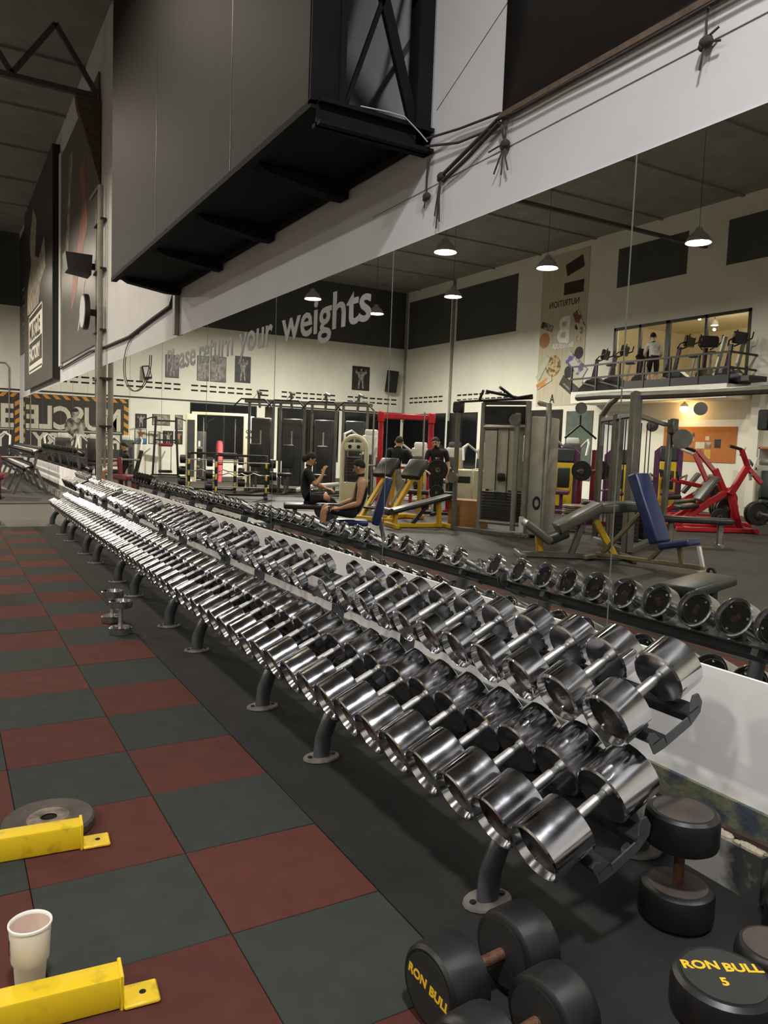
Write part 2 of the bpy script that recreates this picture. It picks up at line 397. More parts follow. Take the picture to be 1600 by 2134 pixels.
for k in range(NLOW):
    t = k/(NLOW-1); y = Y0+.105+SEC*(k//10)+.1985*(k % 10)
    r = round(lerp(.095, .078, t), 3); L = round(lerp(.155, .10, t), 3); g = .125
    key = ('c', r, L); dumbbell_meshes(key, r, L, g, M_chrome)
    if k == 0: lb = 'largest chrome dumbbell at the near end of the lower rack tier'
    else: lb = f'chrome dumbbell on the lower rack tier, {ordinal(k+1)} from the near end'
    place_dumbbell('chrome_dumbbell', key, L, g, tier_matrix(LOW, y+random.uniform(-.002, .002), r, random.uniform(0, 6.28), random.uniform(-.012, .012)), lb, GL, k < 22)
UY = [-.505, -.29, -.10, .095, .30, .50, .70, .896, 1.09, 1.30, 1.53, 1.90, 2.11, 2.34, 2.55, 2.76, 3.12, 3.30, 3.55, 3.73]
y = 4.1
while y < 11.3: UY.append(y); y += .2015+(.25 if len(UY) in (28, 37) else 0)
for k, y in enumerate(UY):
    n = len(UY); g = .135; mt = M_chrome; poly = False
    if k < 11: r = lerp(.088, .07, k/10); L = lerp(.108, .045, (k/10)**.8)
    elif k < 20: r = .062; L = .04+.012*((k*7) % 3)/2; poly = True
    else: r = .056; L = .055+.01*((k*5) % 3)
    if y > 10.2: r = .078; L = .085; mt = M_cap
    r = round(r, 3); L = round(L, 3); key = ('u', r, L, mt.name); dumbbell_meshes(key, r, L, g, mt, poly=poly)
    lb = 'largest chrome dumbbell at the near end of the upper rack tier' if k == 0 else (f'chrome dumbbell on the upper rack tier, {ordinal(k+1)} from the near end' if mt is M_chrome else f'black dumbbell at the far end of the upper rack tier, {ordinal(k+1)} along')
    place_dumbbell('chrome_dumbbell' if mt is M_chrome else 'black_dumbbell', key, L, g, tier_matrix(UPP, y, r, random.uniform(0, 6.28), random.uniform(-.03, .03)), lb, GU, k < 18)
# ================================================================ things on the mirrored wall
M_banner = pm('grey_brown_mesh_banner', '#1a1715', .6, var=.1, scale=1.5, bump=.5, bscale=160, spec=.1)
M_bandark = pm('charcoal_banner', '#3b3a3b', .4, var=.1, scale=1.2, bump=.1, bscale=20)
M_bangrey = pm('grey_banner', '#5d5854', .35, var=.12, scale=1)
M_banblk = pm('dark_brown_banner', '#35312d', .38, var=.12, scale=1)
M_print = pm('pale_print', '#b5ab98', .5, col2='#6a6258', scale=5, thr=(.35, .6))
M_printred = pm('faded_red_print', '#8d5a4c', .5, var=.3, scale=4)
M_printw = pm('white_print', '#d8d2c4', .5, var=.06)
M_rope = pm('dark_rope', '#3a3632', .9, var=.3, scale=40)
M_whitecable = pm('white_cable', '#cfcac2', .5)
M_pipe = pm('grey_conduit', '#8b867c', .5, var=.15, scale=6)
M_letter = pm('silver_grey_vinyl', '#93918e', .55, var=.03)
M_rust = pm('rusty_brown_bar', '#5a4a3c', .7, var=.3, scale=20)
M_matte = pm('matte_black_paint', '#161616', .8, var=.2, scale=6, spec=.15)
# -- billboard box hung on the wall
YN, YF, XF, ZB, ZT = 1.72, 7.1, .43, 3.22, 6.4
bb = thing('billboard_box', 'large boxed billboard on a black steel frame hung high above the mirror', 'billboard', (0, 0, 0))
MB().box(XF, YN+.02, ZB, XF+.015, YF, ZT).build('front_banner', M_banner, bb)
for y in (3.0, 5.05): MB().box(XF-.002, y, ZB, XF+.004, y+.006, ZT).build('banner_seam', M_bandark, bb)
MB().box(XF+.02, YN+.05, ZB-.01, 1.10, YF, ZB+.01).build('bottom_panel', M_matte, bb)
MB().box(XF+.02, YF-.02, ZB, 1.15, YF, ZT).build('far_panel', M_matte, bb)
MB().box(XF+.0, YN, ZB-.02, XF+.17, YN+.03, ZT).build('end_sheet', M_matte, bb)
MB().box(XF+.155, YN-.02, ZB, XF+.19, YN+.04, ZT).build('post', M_matte, bb)
MB().box(1.06, YN-.02, ZB-.1, 1.155, YN+.08, ZT).build('post', M_matte, bb)
MB().box(1.10, YN+.05, ZB-.06, 1.155, YF, ZB+.02).build('wall_beam', M_matte, bb)
MB().box(XF, YN, ZB-.04, XF+.06, YF+.02, ZB).build('front_beam', M_matte, bb)
def ibeam(name, x0, x1, y, z0, z1, w, par):
    m_ = MB().box(x0, y, z1-.02, x1, y+w, z1).box(x0, y, z0, x1, y+w, z0+.02).box(x0, y+w*.4, z0, x1, y+w*.6, z1)
    return m_.build(name, M_matte, par)
ibeam('end_beam', XF+.03, 1.155, YN-.06, ZB-.13, ZB+.0, .1, bb)
for y in (2.75, 4.08, 5.42, 6.95):
    MB().prism([(XF+.08, ZB-.02), (1.15, ZB-.02), (1.15, ZB-.12), (1.0, ZB-.12), (XF+.15, ZB-.06)], -.06, .06, Matrix.Translation((0, y, 0)) @ Matrix.Rotation(R(90), 4, 'X')).build('cross_beam', M_matte, bb)
for (xa, za, xb, zb, w_) in ((XF+.2, ZB+1.25, 1.08, ZB-.02, .06), (1.08, ZB+1.3, XF+.2, ZB+.0, .022), (XF+.2, ZB+1.3, 1.08, ZB+2.6, .06), (XF+.19, ZB+.78, 1.08, ZB+.70, .05), (XF+.2, ZB+1.9, 1.08, ZB+1.9, .04)):
    MB().bar((xa, YN+.02, za), (xb, YN+.02, zb), w_, .03, (0, 1, 0)).build('brace', M_matte, bb)
MB().tube([(XF+.26, YN-.06, ZB+.006), (XF+.42, YN-.075, ZB+.01), (XF+.52, YN-.075, ZB+.01), (XF+.62, YN-.075, ZB-.05), (1.1, YN-.08, ZB-.09)], .0035, 6).build('white_cable', M_whitecable, bb)
# -- dark banner at the near right
db = thing('wall_banner', 'dark charcoal banner with a sagging lower edge high on the white wall', 'banner', (0, 0, 0))
vs = []; fs = []; n = 24
mb = MB()
for i in range(n+1):
    y = 1.05-.16*i; zb = 3.10-.012*math.sin(i*.6)
    vs += [(XM-.004-.012*abs(math.sin(i*.45)), y, zb), (XM-.01, y, 5.6)]
fs = [(2*i, 2*i+1, 2*i+3, 2*i+2) for i in range(n)]
o = mb.add(vs, fs).build('banner_cloth', M_bandark, db); sm = o.modifiers.new('thickness', 'SOLIDIFY'); sm.thickness = .004
MB().box(XM-.03, -2.8, 3.06, XM+.002, 1.05, 3.085).build('bottom_bar', M_rust, db)
MB().tube([(XM-.035, 1.06, 3.06)]+[(XM-.035, .9-.3*i, 3.045+.004*math.sin(i*2)) for i in range(12)], .006, 6).build('edge_cord', M_rope, db)
# -- ropes, knots and wires
def rope(label, pts, r=.006, name='rope', mat=None):
    return tag(MB().tube(pts, r, 6).build(name, mat or M_rope), label, 'rope')
xw = XM-.02
rope('thin straight wire line running along the white wall above the mirror', [(XM+.004, 2.35-.3*i, 2.905+.004*i) for i in range(13)], .0022, 'wire', M_pipe)
rope('thin slanting wire from the black frame post up to the dark banner', [(XM+.004, 1.66-.06*i, 3.32+.03*i) for i in range(11)], .0018, 'wire', M_pipe)
rope('upper dark rope tied from the black frame to the banner corner', [(XM-.05, 1.68, 3.16), (xw, 1.4, 3.13), (xw, 1.05, 3.09)], .007)
rope('lower dark rope tied from the black frame to the banner corner', [(XM-.05, 1.68, 3.12), (xw, 1.4, 3.06), (xw, 1.05, 3.03)], .007)
rope('thick black elastic strap hanging slanted from the banner corner', [(xw, 1.05, 3.07), (xw, 1.3, 3.0), (xw, 1.55, 2.93)], .011, 'strap')
rope('brown strap hanging beside the black elastic strap', [(xw-.01, 1.04, 3.04), (xw-.01, 1.3, 2.95), (xw, 1.53, 2.9)], .011, 'strap')
def knot(label, y, z, ends):
    t = thing('rope_knot', label, 'rope', (xw, y, z))
    MB().ball((0, 0, 0), .022, 8, 6, (1, 1.3, 1)).ball((.0, .015, -.012), .016, 8, 6).build('knot', M_rope, t)
    for dy, dz in ends: MB().tube([(0, 0, 0), (-.006, dy*.4, dz*.5), (0, dy, dz)], .0045, 5).build('frayed_end', M_rope, t)
knot('frayed knot with long ends hanging under the slanted straps', 1.55, 2.93, ((.03, -.27), (.0, -.24), (.05, -.2), (.02, -.22)))
knot('tangled rope knot with frayed ends below the banner corner', 1.0, 2.93, ((.08, -.12), (.02, -.14), (-.03, -.13), (.03, .12), (-.02, .13), (.05, .11), (.13, .0)))
knot('small rope knot hanging from the banner bar near the right edge', -.13, 2.93, ((0, .13), (-.06, -.02), (.02, -.09), (-.05, .03)))
knot('thin looped cord hanging from the end of the black frame', 1.69, 2.86, ((.0, .2), (-.02, .2), (.02, -.06)))
# -- lettering on the mirror
lt = thing('mirror_lettering', 'silver grey lettering on the mirror asking to return weights', 'lettering', (0, 0, 0))
for word, y0, y1 in (('Please', 7.5, 6.28), ('return', 6.14, 5.04), ('your', 4.86, 4.03), ('weights', 3.83, 2.33)):
    me = text_mesh(word, .36, .0008, .006)
    w_ = max(v.co.x for v in me.vertices)-min(v.co.x for v in me.vertices); x_min = min(v.co.x for v in me.vertices); s_ = (y0-y1)/w_
    for v in me.vertices: v.co.x = (v.co.x-x_min)*s_
    me.transform(axes((XM-.0012, y0, 2.265), (0, -1, 0), (0, 0, 1))); me.materials.clear(); me.materials.append(M_letter)
    obj('word', me, lt)
# -- tall banners beyond the billboard
def poly_part(name, pts, x, par, mat, th=.002):
    return MB().prism([(p[0], p[1]) for p in pts], 0, th, axes((x, 0, 0), (0, 1, 0), (0, 0, 1)) @ Matrix.Translation((0, 0, -th))).build(name, mat, par, 0)
def on_wall(x, pts): return [(y, z) for y, z in pts]
t = thing('wall_banner', 'tall grey banner with red and silver streaks beside the vertical conduits', 'banner')
MB().box(XM-.03, 12.25, 3.06, XM, 16.9, 7.6).build('banner_cloth', M_bangrey, t)
MB().box(XM-.05, 16.9, 3.0, XM, 17.2, 7.7).build('white_edge', M_white, t)
poly_part('red_streak', [(14.8, 4.2), (15.3, 4.0), (15.2, 4.6), (14.0, 5.6), (13.9, 5.9), (14.4, 6.6), (13.6, 6.6), (13.3, 5.3), (14.4, 4.6)], XM-.031, t, M_printred)
poly_part('pale_streak', [(14.3, 3.5), (14.5, 3.5), (13.3, 4.7), (13.2, 4.7)], XM-.031, t, M_print)
poly_part('pale_streak', [(14.0, 3.55), (14.1, 3.55), (13.4, 4.2), (13.35, 4.2)], XM-.031, t, M_print)
poly_part('pale_panel', [(15.9, 5.0), (16.3, 5.0), (15.6, 7.2), (15.2, 7.2)], XM-.031, t, M_print)
t = thing('wall_banner', 'tall dark banner with a framed gym name below a pale figure', 'banner')
MB().box(XM-.16, 17.4, 2.75, XM-.12, 24.3, 8.0).build('banner_cloth', M_banblk, t)
MB().box(XM-.13, 17.4, 2.72, XM-.0, 17.5, 8.0).build('side_frame', M_black, t)
fx = XM-.162
fr = MB(); 
for a in ((19.4, 3.15, 22.9, 3.2), (19.4, 4.75, 22.9, 4.8), (19.4, 3.15, 19.5, 4.8), (22.8, 3.15, 22.9, 4.8)): fr.box(fx, a[0], a[1], fx+.004, a[2], a[3])
fr.box(fx, 19.5, 4.0, fx+.003, 22.8, 4.62).box(fx, 19.5, 3.25, fx+.003, 22.8, 3.38)
fr.build('logo_frame', M_printw, t)
text_obj('logo_word', 'MUSCLE', .66, M_banblk, axes((fx-.001, 22.7, 4.06), (0, -1, 0), (0, 0, 1)), t, .001, .02, 1.15)
text_obj('logo_word', 'FACTORY', .5, M_printw, axes((fx-.001, 22.7, 3.5), (0, -1, 0), (0, 0, 1)), t, .001, .02, 1.2)
poly_part('pale_figure', [(22.4, 4.85), (23.3, 4.9), (23.2, 5.6), (22.2, 6.2), (22.6, 6.9), (21.6, 7.6), (20.8, 7.1), (21.1, 6.2), (20.2, 6.0), (19.0, 6.3), (18.7, 5.5), (19.9, 5.3), (20.3, 4.85)], fx, t, M_print)
t = thing('wall_banner', 'narrow dark banner nearest the striped far corner', 'banner')
MB().box(XM-.03, 24.7, 4.1, XM, 27.5, 8.0).build('banner_cloth', M_banblk, t)
for i in range(6): MB().box(XM-.034, 25.6, 4.7+.28*i, XM-.03, 26.4, 4.76+.28*i).build('text_line', M_print, t)
# -- conduits, flood light and round fixture beside the billboard
t = thing('conduit_pole', 'grey vertical conduit pipes running down the wall past the mirror', 'pipe', (0, 0, 0))
for dx, dy, z0, z1, r_ in ((.09, 11.62, .55, 5.55, .045), (.05, 11.9, .9, 5.6, .022), (.05, 12.05, 1.2, 4.6, .022), (.05, 12.2, 2.1, 5.3, .02)):
    MB().cyl((XM-dx, dy, z0), (XM-dx, dy, z1), r_, None, 10).build('pipe', M_pipe, t)
for z in (1.6, 2.4, 3.2, 4.2, 5.0): MB().box(XM-.1, 11.55, z, XM-.004, 12.25, z+.03).build('pipe_clip', M_blacksteel, t)
MB().tube([(XM-.05, 11.9, 5.58), (XM-.05, 12.0, 5.66), (XM-.05, 12.9, 5.66)], .02, 6).build('elbow', M_pipe, t)
t = thing('flood_light', 'black box flood light mounted on the conduits above the round fixture', 'light', (XM-.3, 12.5, 4.4))
MB().prism([(-.2, -.13), (.18, -.18), (.2, .16), (-.24, .16)], -.2, .2, axes((0, 0, 0), (1, 0, 0), (0, 0, 1))).build('housing', M_black, t); MB().box(.15, -.04, -.05, .3, .04, .05).build('bracket', M_blacksteel, t)
t = thing('round_fixture', 'round pale-faced disc fixture on the conduits under the flood light', 'fixture', (XM-.16, 12.1, 3.55))
MB().lathe([(0, 0), (.3, 0), (.3, .08), (0, .08)], 24, axes((-.05, 0, 0), (0, 1, 0), (0, 0, 1)) @ Matrix.Rotation(R(180), 4, 'X')).build('body', M_black, t)
MB().lathe([(0, .08), (.27, .08), (.27, .09), (0, .095)], 24, axes((-.05, 0, 0), (0, 1, 0), (0, 0, 1)) @ Matrix.Rotation(R(180), 4, 'X')).build('face', M_white, t); MB().box(-.02, -.05, -.05, .16, .05, .05).build('bracket', M_blacksteel, t)
pts = [(XM-.02, 7.12, 3.15), (XM-.02, 7.3, 3.02), (XM-.02, 8.2, 2.98), (XM-.02, 9.6, 2.9), (XM-.02, 11.6, 2.93), (XM-.03, 13, 2.98), (XM-.03, 15, 2.96), (XM-.03, 17, 2.94)]
rope('bundle of sagging cables along the wall from the billboard to the conduits', pts, .022, 'cable_bundle')
rope('thin loose cable loop hanging from the cable bundle over the mirror', [(XM-.012, 9.2+.85*math.cos(R(100-q)), 2.5+.4*math.sin(R(100-q))) for q in range(0, 300, 15)], .006, 'cable')
MB().box(XM-.05, 6.98, 2.655, XM, 7.08, 3.2).build('drop_pipe', M_pipe, bb)
# -- roof truss beyond the billboard
t = thing('roof_truss', 'dark steel roof truss spanning under the ceiling beyond the billboard', 'truss', (0, 12.2, 0))
MB().box(XL+.1, -.05, 7.12, 1.1, .05, 7.2).build('lower_chord', M_dkwall, t)
for i in range(2):
    x = 1.1-i*1.3
    MB().bar((x, 0, 7.2), (x-.65, 0, 8.15), .08, .06, (0, 1, 0)).build('web', M_dkwall, t); MB().bar((x-.65, 0, 8.15), (x-1.3, 0, 7.2), .08, .06, (0, 1, 0)).build('web', M_dkwall, t)
MB().prism([(.75, 7.1), (1.15, 7.1), (1.15, 5.7), (1.0, 6.2), (.78, 6.9)], -.08, .08, Matrix.Rotation(R(90), 4, 'X')).build('wall_bracket', M_rust, t)
# ================================================================ foreground on the floor
M_rubber = pm('black_rubber_head', '#171717', .42, var=.2, scale=8, spec=.5, rvar=.08)
M_rubtop = pm('dusty_brown_rubber', '#463c36', .7, var=.25, scale=12)
M_rubdk = pm('dark_rubber_face', '#222322', .6, var=.12, scale=10)
M_rusty = pm('rusty_handle', '#6b4a3a', .55, metal=.5, var=.35, scale=40, bump=.5, bscale=300)
M_yel = pm('yellow_stencil', '#e0b21c', .6, var=.08)
M_yelpaint = pm('chipped_yellow_paint', '#e3be1f', .42, col2='#a98a1d', scale=14, thr=(.24, .42), spec=.5)
M_yelside = M_yelpaint
M_iron = pm('rusty_iron_plate', '#4a4038', .7, col2='#2a2522', scale=9, bump=.4, bscale=80)
M_ironhub = pm('worn_plate_hub', '#8a7a6a', .6, col2='#4f443a', scale=22, metal=.3)
M_cup = pm('white_paper_cup', '#f4efe8', .5, var=.03)
M_cupin = pm('cup_inside_stained', '#d8c0ae', .45, var=.1)
M_hole = pm('dark_hole', '#0d0b0a', .9)
def rubber_db(name, label, M, r, L, g, topmat, cat='dumbbell', words=None):
    t = thing(name, label, cat, group='black rubber dumbbells on the floor'); t.matrix_world = M
    MB().cyl((0, 0, -g/2-.002), (0, 0, g/2+.002), .0165, None, 12).build('handle', M_rusty, t)
    for s in (1, -1):
        h = MB().lathe([(0, 0), (r*.86, 0), (r*.97, .008), (r, .022), (r, L-.028), (r*.965, L-.008), (r*.88, L), (0, L)], 32).build('head', M_rubber, t)
        h.location = (0, 0, s*g/2)
        if s < 0: h.rotation_euler = (R(180), 0, 0)
        MB().lathe([(0, L), (r*.8, L), (r*.8, L+.001), (0, L+.001)], 32).build('face', topmat, h)
        MB().lathe([(0, -.001), (r*.8, -.001), (r*.8, 0), (0, 0)], 32).build('inner_face', M_rubdk if topmat is M_rubdk else M_rubtop, h)
        if s > 0 and words:
            for k_, (txt, sz, px, py, ang) in enumerate(words):
                text_obj('stencil_word', txt, sz, M_yel, Matrix.Translation((0, 0, L+.0015)) @ Matrix.Rotation(R(ang), 4, 'Z') @ Matrix.Translation((px, py, 0)), h, .0004, .0012, 1.0, 'CENTER')
    return t
def lying(cx, cy, r, dx, dy):     # axis horizontal, local +z towards (dx,dy)
    Z = Vector((dx, dy, 0)).normalized(); Y = Vector((0, 0, 1)); X = Y.cross(Z)
    M = Matrix((X, Y, Z)).transposed().to_4x4(); M.translation = Vector((cx, cy, r)); return M
rubber_db('rubber_dumbbell', 'black rubber dumbbell lying on the mat with yellow stencil on its end', lying(-.005, -.565, .108, -1, -.10), .108, .125, .13, M_rubdk, words=(('RON', .034, -.042, -.002, -8), ('BULL', .034, .045, -.004, -8)))
rubber_db('rubber_dumbbell', 'scuffed black rubber dumbbell lying nearest the bottom edge of the picture', lying(-.085, -.80, .105, -1, -.12), .105, .12, .13, M_rubdk)
rubber_db('rubber_dumbbell', 'black rubber dumbbell standing upright beside the marble skirting', Matrix.Translation((.775, -.545, .178)) @ Matrix.Rotation(.3, 4, 'Z'), .113, .112, .13, M_rubtop)
rubber_db('rubber_dumbbell', 'upright black rubber dumbbell with yellow stencil on its top', Matrix.Translation((.245, -1.085, .165)), .112, .1, .125, M_rubdk, words=(('RON', .038, -.042, .018, -30), ('BULL', .038, .05, .012, -30), ('5', .034, -.01, -.034, -30)))
rubber_db('rubber_dumbbell', 'upright black rubber dumbbell cut by the right edge near the wall', Matrix.Translation((1.035, -.79, .16)), .1, .1, .115, M_rubtop)
rubber_db('rubber_dumbbell', 'brown-topped rubber dumbbell behind the stencilled one at the right edge', Matrix.Translation((.56, -1.0, .125)), .09, .08, .09, M_rubtop)
# chrome pair standing on the tile edge
for i, (x, y) in enumerate(((-.10, 3.72), (-.085, 4.12))):
    key = ('floor', .083, .052); dumbbell_meshes(key, .083, .052, .145, M_chrome)
    place_dumbbell('chrome_dumbbell', key, .052, .145, Matrix.Translation((x, y, .145/2+.052)), ('front' if i == 0 else 'rear')+' chrome dumbbell of the pair standing upright on the floor tiles', 'chrome pair standing on the tiles', True)
# weight plate
t = thing('weight_plate', 'rusty dark iron weight plate lying flat behind the yellow beam', 'weight plate', (-.90, .90, 0))
MB().lathe([(.028, 0), (.155, 0), (.16, .006), (.16, .03), (.152, .038), (.125, .036), (.085, .034), (.085, .034), (.028, .034), (.028, 0)], 40, cap=False).build('disc', M_iron, t)
MB().lathe([(.028, .034), (.078, .034), (.07, .042), (.034, .043), (.028, .038)], 32, cap=False).build('hub', M_ironhub, t)
# yellow machine feet
t = thing('yellow_frame', 'chipped yellow steel machine base with two beams reaching over the tiles', 'machine base', (0, 0, 0))
for i, (x1, yc) in enumerate(((-.815, .715), (-.845, -.135))):
    M = Matrix.Translation((x1, yc, 0)) @ Matrix.Rotation(R(-5), 4, 'Z')
    MB().rbox((-.6, 0, .045), (1.2, .072, .086), .006, 2, M).build('beam', M_yelpaint, t)
    MB().rbox((.0, 0, .046), (.01, .08, .094), .002, 1, M).build('end_cap', M_yelpaint, t)
    f_ = MB().rbox((.05, -.005, .007), (.09, .085, .012), .004, 1, M).build('flange', M_yelpaint, t)
    MB().lathe([(0, .0132), (.009, .0132), (.009, .0136), (0, .0136)], 12, M @ Matrix.Translation((.055, -.005, 0))).build('bolt_hole', M_hole, f_)
MB().box(-2.05, -.25, .002, -1.97, .95, .09).build('cross_beam', M_yelpaint, t)
# paper cup
t = thing('paper_cup', 'tall stepped white paper cup standing behind the near yellow beam', 'cup', (-1.045, .0, 0))
MB().lathe([(.034, 0), (.0345, .002), (.040, .088), (.046, .096), (.051, .187), (.0535, .189), (.0535, .194), (.051, .196), (.0485, .193), (.048, .187), (.044, .10), (.038, .09), (.033, .012), (0, .012)], 32, cap=False).lathe([(0, .004), (.0345, .004)], 32, cap=False).build('cup_body', M_cup, t)
MB().lathe([(.0479, .1865), (.0439, .10), (.0379, .09), (.0329, .0125), (0, .0125)], 32, cap=False).build('cup_inside', M_cupin, t)
me = MB().box(-.006, -.012, 0, .006, .012, .0006).box(-.004, -.032, 0, .006, -.016, .0006).mesh('printed_mark', M_black)
o = obj('printed_mark', me, t); o.matrix_local = axes((-.0503, -.004, .15), (0, -1, 0), (0, 0, 1))
# ================================================================ far end wall (y = YE)
M_glass = pm('dark_night_window', '#16181a', .12, var=.3, scale=.8, spec=.6)
M_slot = pm('vent_slot_dark', '#1c1a17', .9)
M_orange = pm('orange_stripe', '#c98a2c', .6, var=.06)
M_mural = pm('charcoal_mural', '#3a3632', .7, var=.1, scale=2)
M_murw = pm('mural_white', '#c9c5b2', .7, var=.05)
M_murg = pm('mural_grey', '#b0ab9a', .7, col2='#3b3833', scale=5, thr=(.38, .62))
wb = struct(MB().box(XL-.2, YE, -.02, 1.5, YE+.2, 5.84).build('wall_back', M_cream))
MB().box(XL-.2, YE-.03, 5.84, 1.5, YE+.2, ZC).build('dark_cladding', M_dkwall, wb)
sl_me = MB().box(-.125, -.012, -.03, .125, .0, .03).mesh('vent_slot', M_slot)
def slots(par, xa, xb, z, n, wall='back'):
    for r_ in (0, 1):
        for i in range(n):
            o = obj('vent_slot', sl_me, par); f = (i+.5)/n
            if wall == 'back': o.location = (xa+(xb-xa)*f, YE, z-.19*r_); o.scale.x = abs(xb-xa)/n*.72/.25
            else: o.location = (XL, xa+(xb-xa)*f, z-.19*r_); o.rotation_euler = (0, 0, R(90)); o.scale.x = abs(xb-xa)/n*.72/.25
for a, b, n in ((2.0, 3.9, 5), (4.38, 6.85, 7), (7.18, 9.76, 7), (9.95, 10.5, 1), (10.97, 13.52, 8), (14.03, 16.6, 7)): slots(wb, mx(a), mx(b), 3.55, n)
MB().box(XL, YE-.03, 2.93, 1.16, YE, 2.98).build('cable_line', M_black, wb)
MB().tube([(.82, YE-.03, .3), (.82, YE-.03, 3.7), (.7, YE-.03, 3.85), (-.6, YE-.03, 3.85)], .022, 8).build('wall_pipe', M_pipe, wb)
# windows along the end wall
k = 1
def window(wall, a, b, z0, z1, panes=2):
    global k
    if wall == 'back':
        w_ = MB().box(mx(a), YE-.02, z0, mx(b), YE, z1).build(f'window_{k}', M_black)
        for i in range(panes):
            u0 = a+(b-a)*i/panes+.03; u1 = a+(b-a)*(i+1)/panes-.03
            MB().box(mx(u0), YE-.026, z0+.04, mx(u1), YE-.021, z1-.04).build('pane', M_glass, w_)
    else:
        w_ = MB().box(XL, a, z0, XL+.02, b, z1).build(f'window_{k}', M_black)
        for i in range(panes):
            u0 = a+(b-a)*i/panes+.03; u1 = a+(b-a)*(i+1)/panes-.03
            MB().box(XL+.021, u0, z0+.04, XL+.026, u1, z1-.04).build('pane', M_glass, w_)
    struct(w_); k += 1
for a, b, p in ((7.2, 9.94, 2), (10.3, 10.68, 1), (10.85, 13.7, 2), (13.97, 16.8, 2)): window('back', a, b, .7, 2.9, p)
for a, b, p in ((24.45, 27.8, 2), (22.25, 24.3, 2), (17.5, 21.9, 3)): window('left', a, b, .7, 2.92, p)
# mural with the gym's name, striped border
mu = thing('wall_mural', 'black wall mural with big white letters and an orange striped border', 'mural', (0, 0, 0))
X0, X1 = mx(4.87), 1.15
MB().box(X0, YE-.012, .35, X1, YE-.001, 2.86).build('ground', M_mural, mu)
def stripe(pts): return MB().prism(pts, YE-.016, YE-.012, axes((0, 0, 0), (1, 0, 0), (0, 0, 1)) @ Matrix.Diagonal((1, 1, -1, 1))).build('stripe', M_orange, mu, 0)
for i in range(11):
    x = X0+.05+i*.33; stripe([(x, 2.7), (x+.16, 2.7), (x+.3, 2.84), (x+.14, 2.84)])
for i in range(7):
    z = .5+i*.31; stripe([(X0+.01, z), (X0+.17, z+.1), (X0+.17, z+.26), (X0+.01, z+.16)]); stripe([(1.0, z), (1.145, z+.1), (1.145, z+.26), (1.0, z+.16)])
text_obj('letters', 'MUSCLE', 1.12, M_murw, axes((X0+.25, YE-.014, 1.66), (1, 0, 0), (0, 0, 1)), mu, .001, .035, .80)
text_obj('letters', 'FACTORY', .72, M_murw, axes((X0+.28, YE-.014, .98), (1, 0, 0), (0, 0, 1)), mu, .001, .025, .93)
MB().box(X0+.25, YE-.017, 1.56, .95, YE-.013, 1.59).build('underline', M_murw, mu)
def flat(name, pts, z0, par, mat, y=YE): return MB().prism(pts, y-z0-.003, y-z0, axes((0, 0, 0), (1, 0, 0), (0, 0, 1)) @ Matrix.Diagonal((1, 1, -1, 1))).build(name, mat, par, 0)
cx = mx(2.98)
flat('painted_figure', [(cx-.32, 1.5), (cx+.32, 1.5), (cx+.36, 1.75), (cx+.3, 2.0), (cx+.1, 2.08), (cx-.1, 2.08), (cx-.3, 2.0), (cx-.36, 1.75)], .016, mu, M_murg)
flat('painted_head', [(cx+.13*math.cos(R(a)), 2.24+.17*math.sin(R(a))) for a in range(0, 360, 30)], .0165, mu, M_murg)
flat('painted_hair', [(cx+.14*math.cos(R(a)), 2.28+.15*math.sin(R(a))) for a in range(-10, 200, 30)], .0175, mu, M_black)
# posters
M_ph = [pm('photo_paper_'+n_, c_, .4, col2=c2_, scale=5, thr=(.35, .62)) for n_, c_, c2_ in (('maroon', '#4a3236', '#2a1e20'), ('grey', '#8b857f', '#3c3835'), ('tan', '#a59c86', '#4d473e'), ('black', '#33302d', '#191817'), ('blue', '#5b8fb3', '#3d6d91'))]
M_fig = pm('photo_figure', '#a8a095', .5, col2='#5e574f', scale=9, thr=(.4, .6))
M_figtan = pm('photo_figure_tan', '#b78a62', .5, col2='#7d5a3c', scale=9)
def poster(label, a, b, z0, z1, bg, fg, blue=False):
    x0, x1 = sorted((mx(a), mx(b))); t = thing('poster', label, 'poster', ((x0+x1)/2, YE, z0)); w_ = x1-x0; h_ = z1-z0
    MB().box(-w_/2, -.018, 0, w_/2, -.001, h_).build('frame', M_black, t); MB().box(-w_/2+.02, -.021, .02, w_/2-.02, -.018, h_-.02).build('print', bg, t)
    def fl(nm, pts, d, m_): return MB().prism([(px*w_, pz*h_) for px, pz in pts], -d-.002, -d, axes((0, 0, 0), (1, 0, 0), (0, 0, 1)) @ Matrix.Diagonal((1, 1, -1, 1))).build(nm, m_, t, 0)
    fl('figure', [(-.1, .06), (-.03, .42), (.03, .42), (.1, .06), (.17, .08), (.13, .5), (.2, .68), (.33, .72), (.3, .86), (.24, .86), (.24, .78), (.08, .78), (-.08, .78), (-.24, .78), (-.24, .86), (-.3, .86), (-.33, .72), (-.2, .68), (-.13, .5), (-.17, .08)], .0215, fg)
    fl('figure_head', [(.055*math.cos(R(q)), .84+.06*math.sin(R(q))) for q in range(0, 360, 40)], .0215, fg)
    if blue: MB().box(-w_/2+.02, -.024, .02, w_/2-.02, -.0225, h_*.38).build('blue_panel', M_ph[4], t)
poster('dark maroon figure poster high on the far wall under the mirror lettering', 6.22, 6.74, 3.78, 4.65, M_ph[0], M_fig)
poster('grey physique photo print left of a larger one on the far wall', 7.45, 7.93, 3.75, 4.72, M_ph[1], M_fig)
poster('wide grey physique photo print right of a narrower one', 7.97, 8.62, 3.75, 4.75, M_ph[1], M_fig)
poster('blue-black double biceps poster high on the far wall', 8.98, 9.64, 3.8, 4.85, M_ph[3], M_fig)
poster('double biceps poster high beside the wall loudspeaker', 14.27, 15.13, 3.86, 4.9, M_ph[3], M_fig)
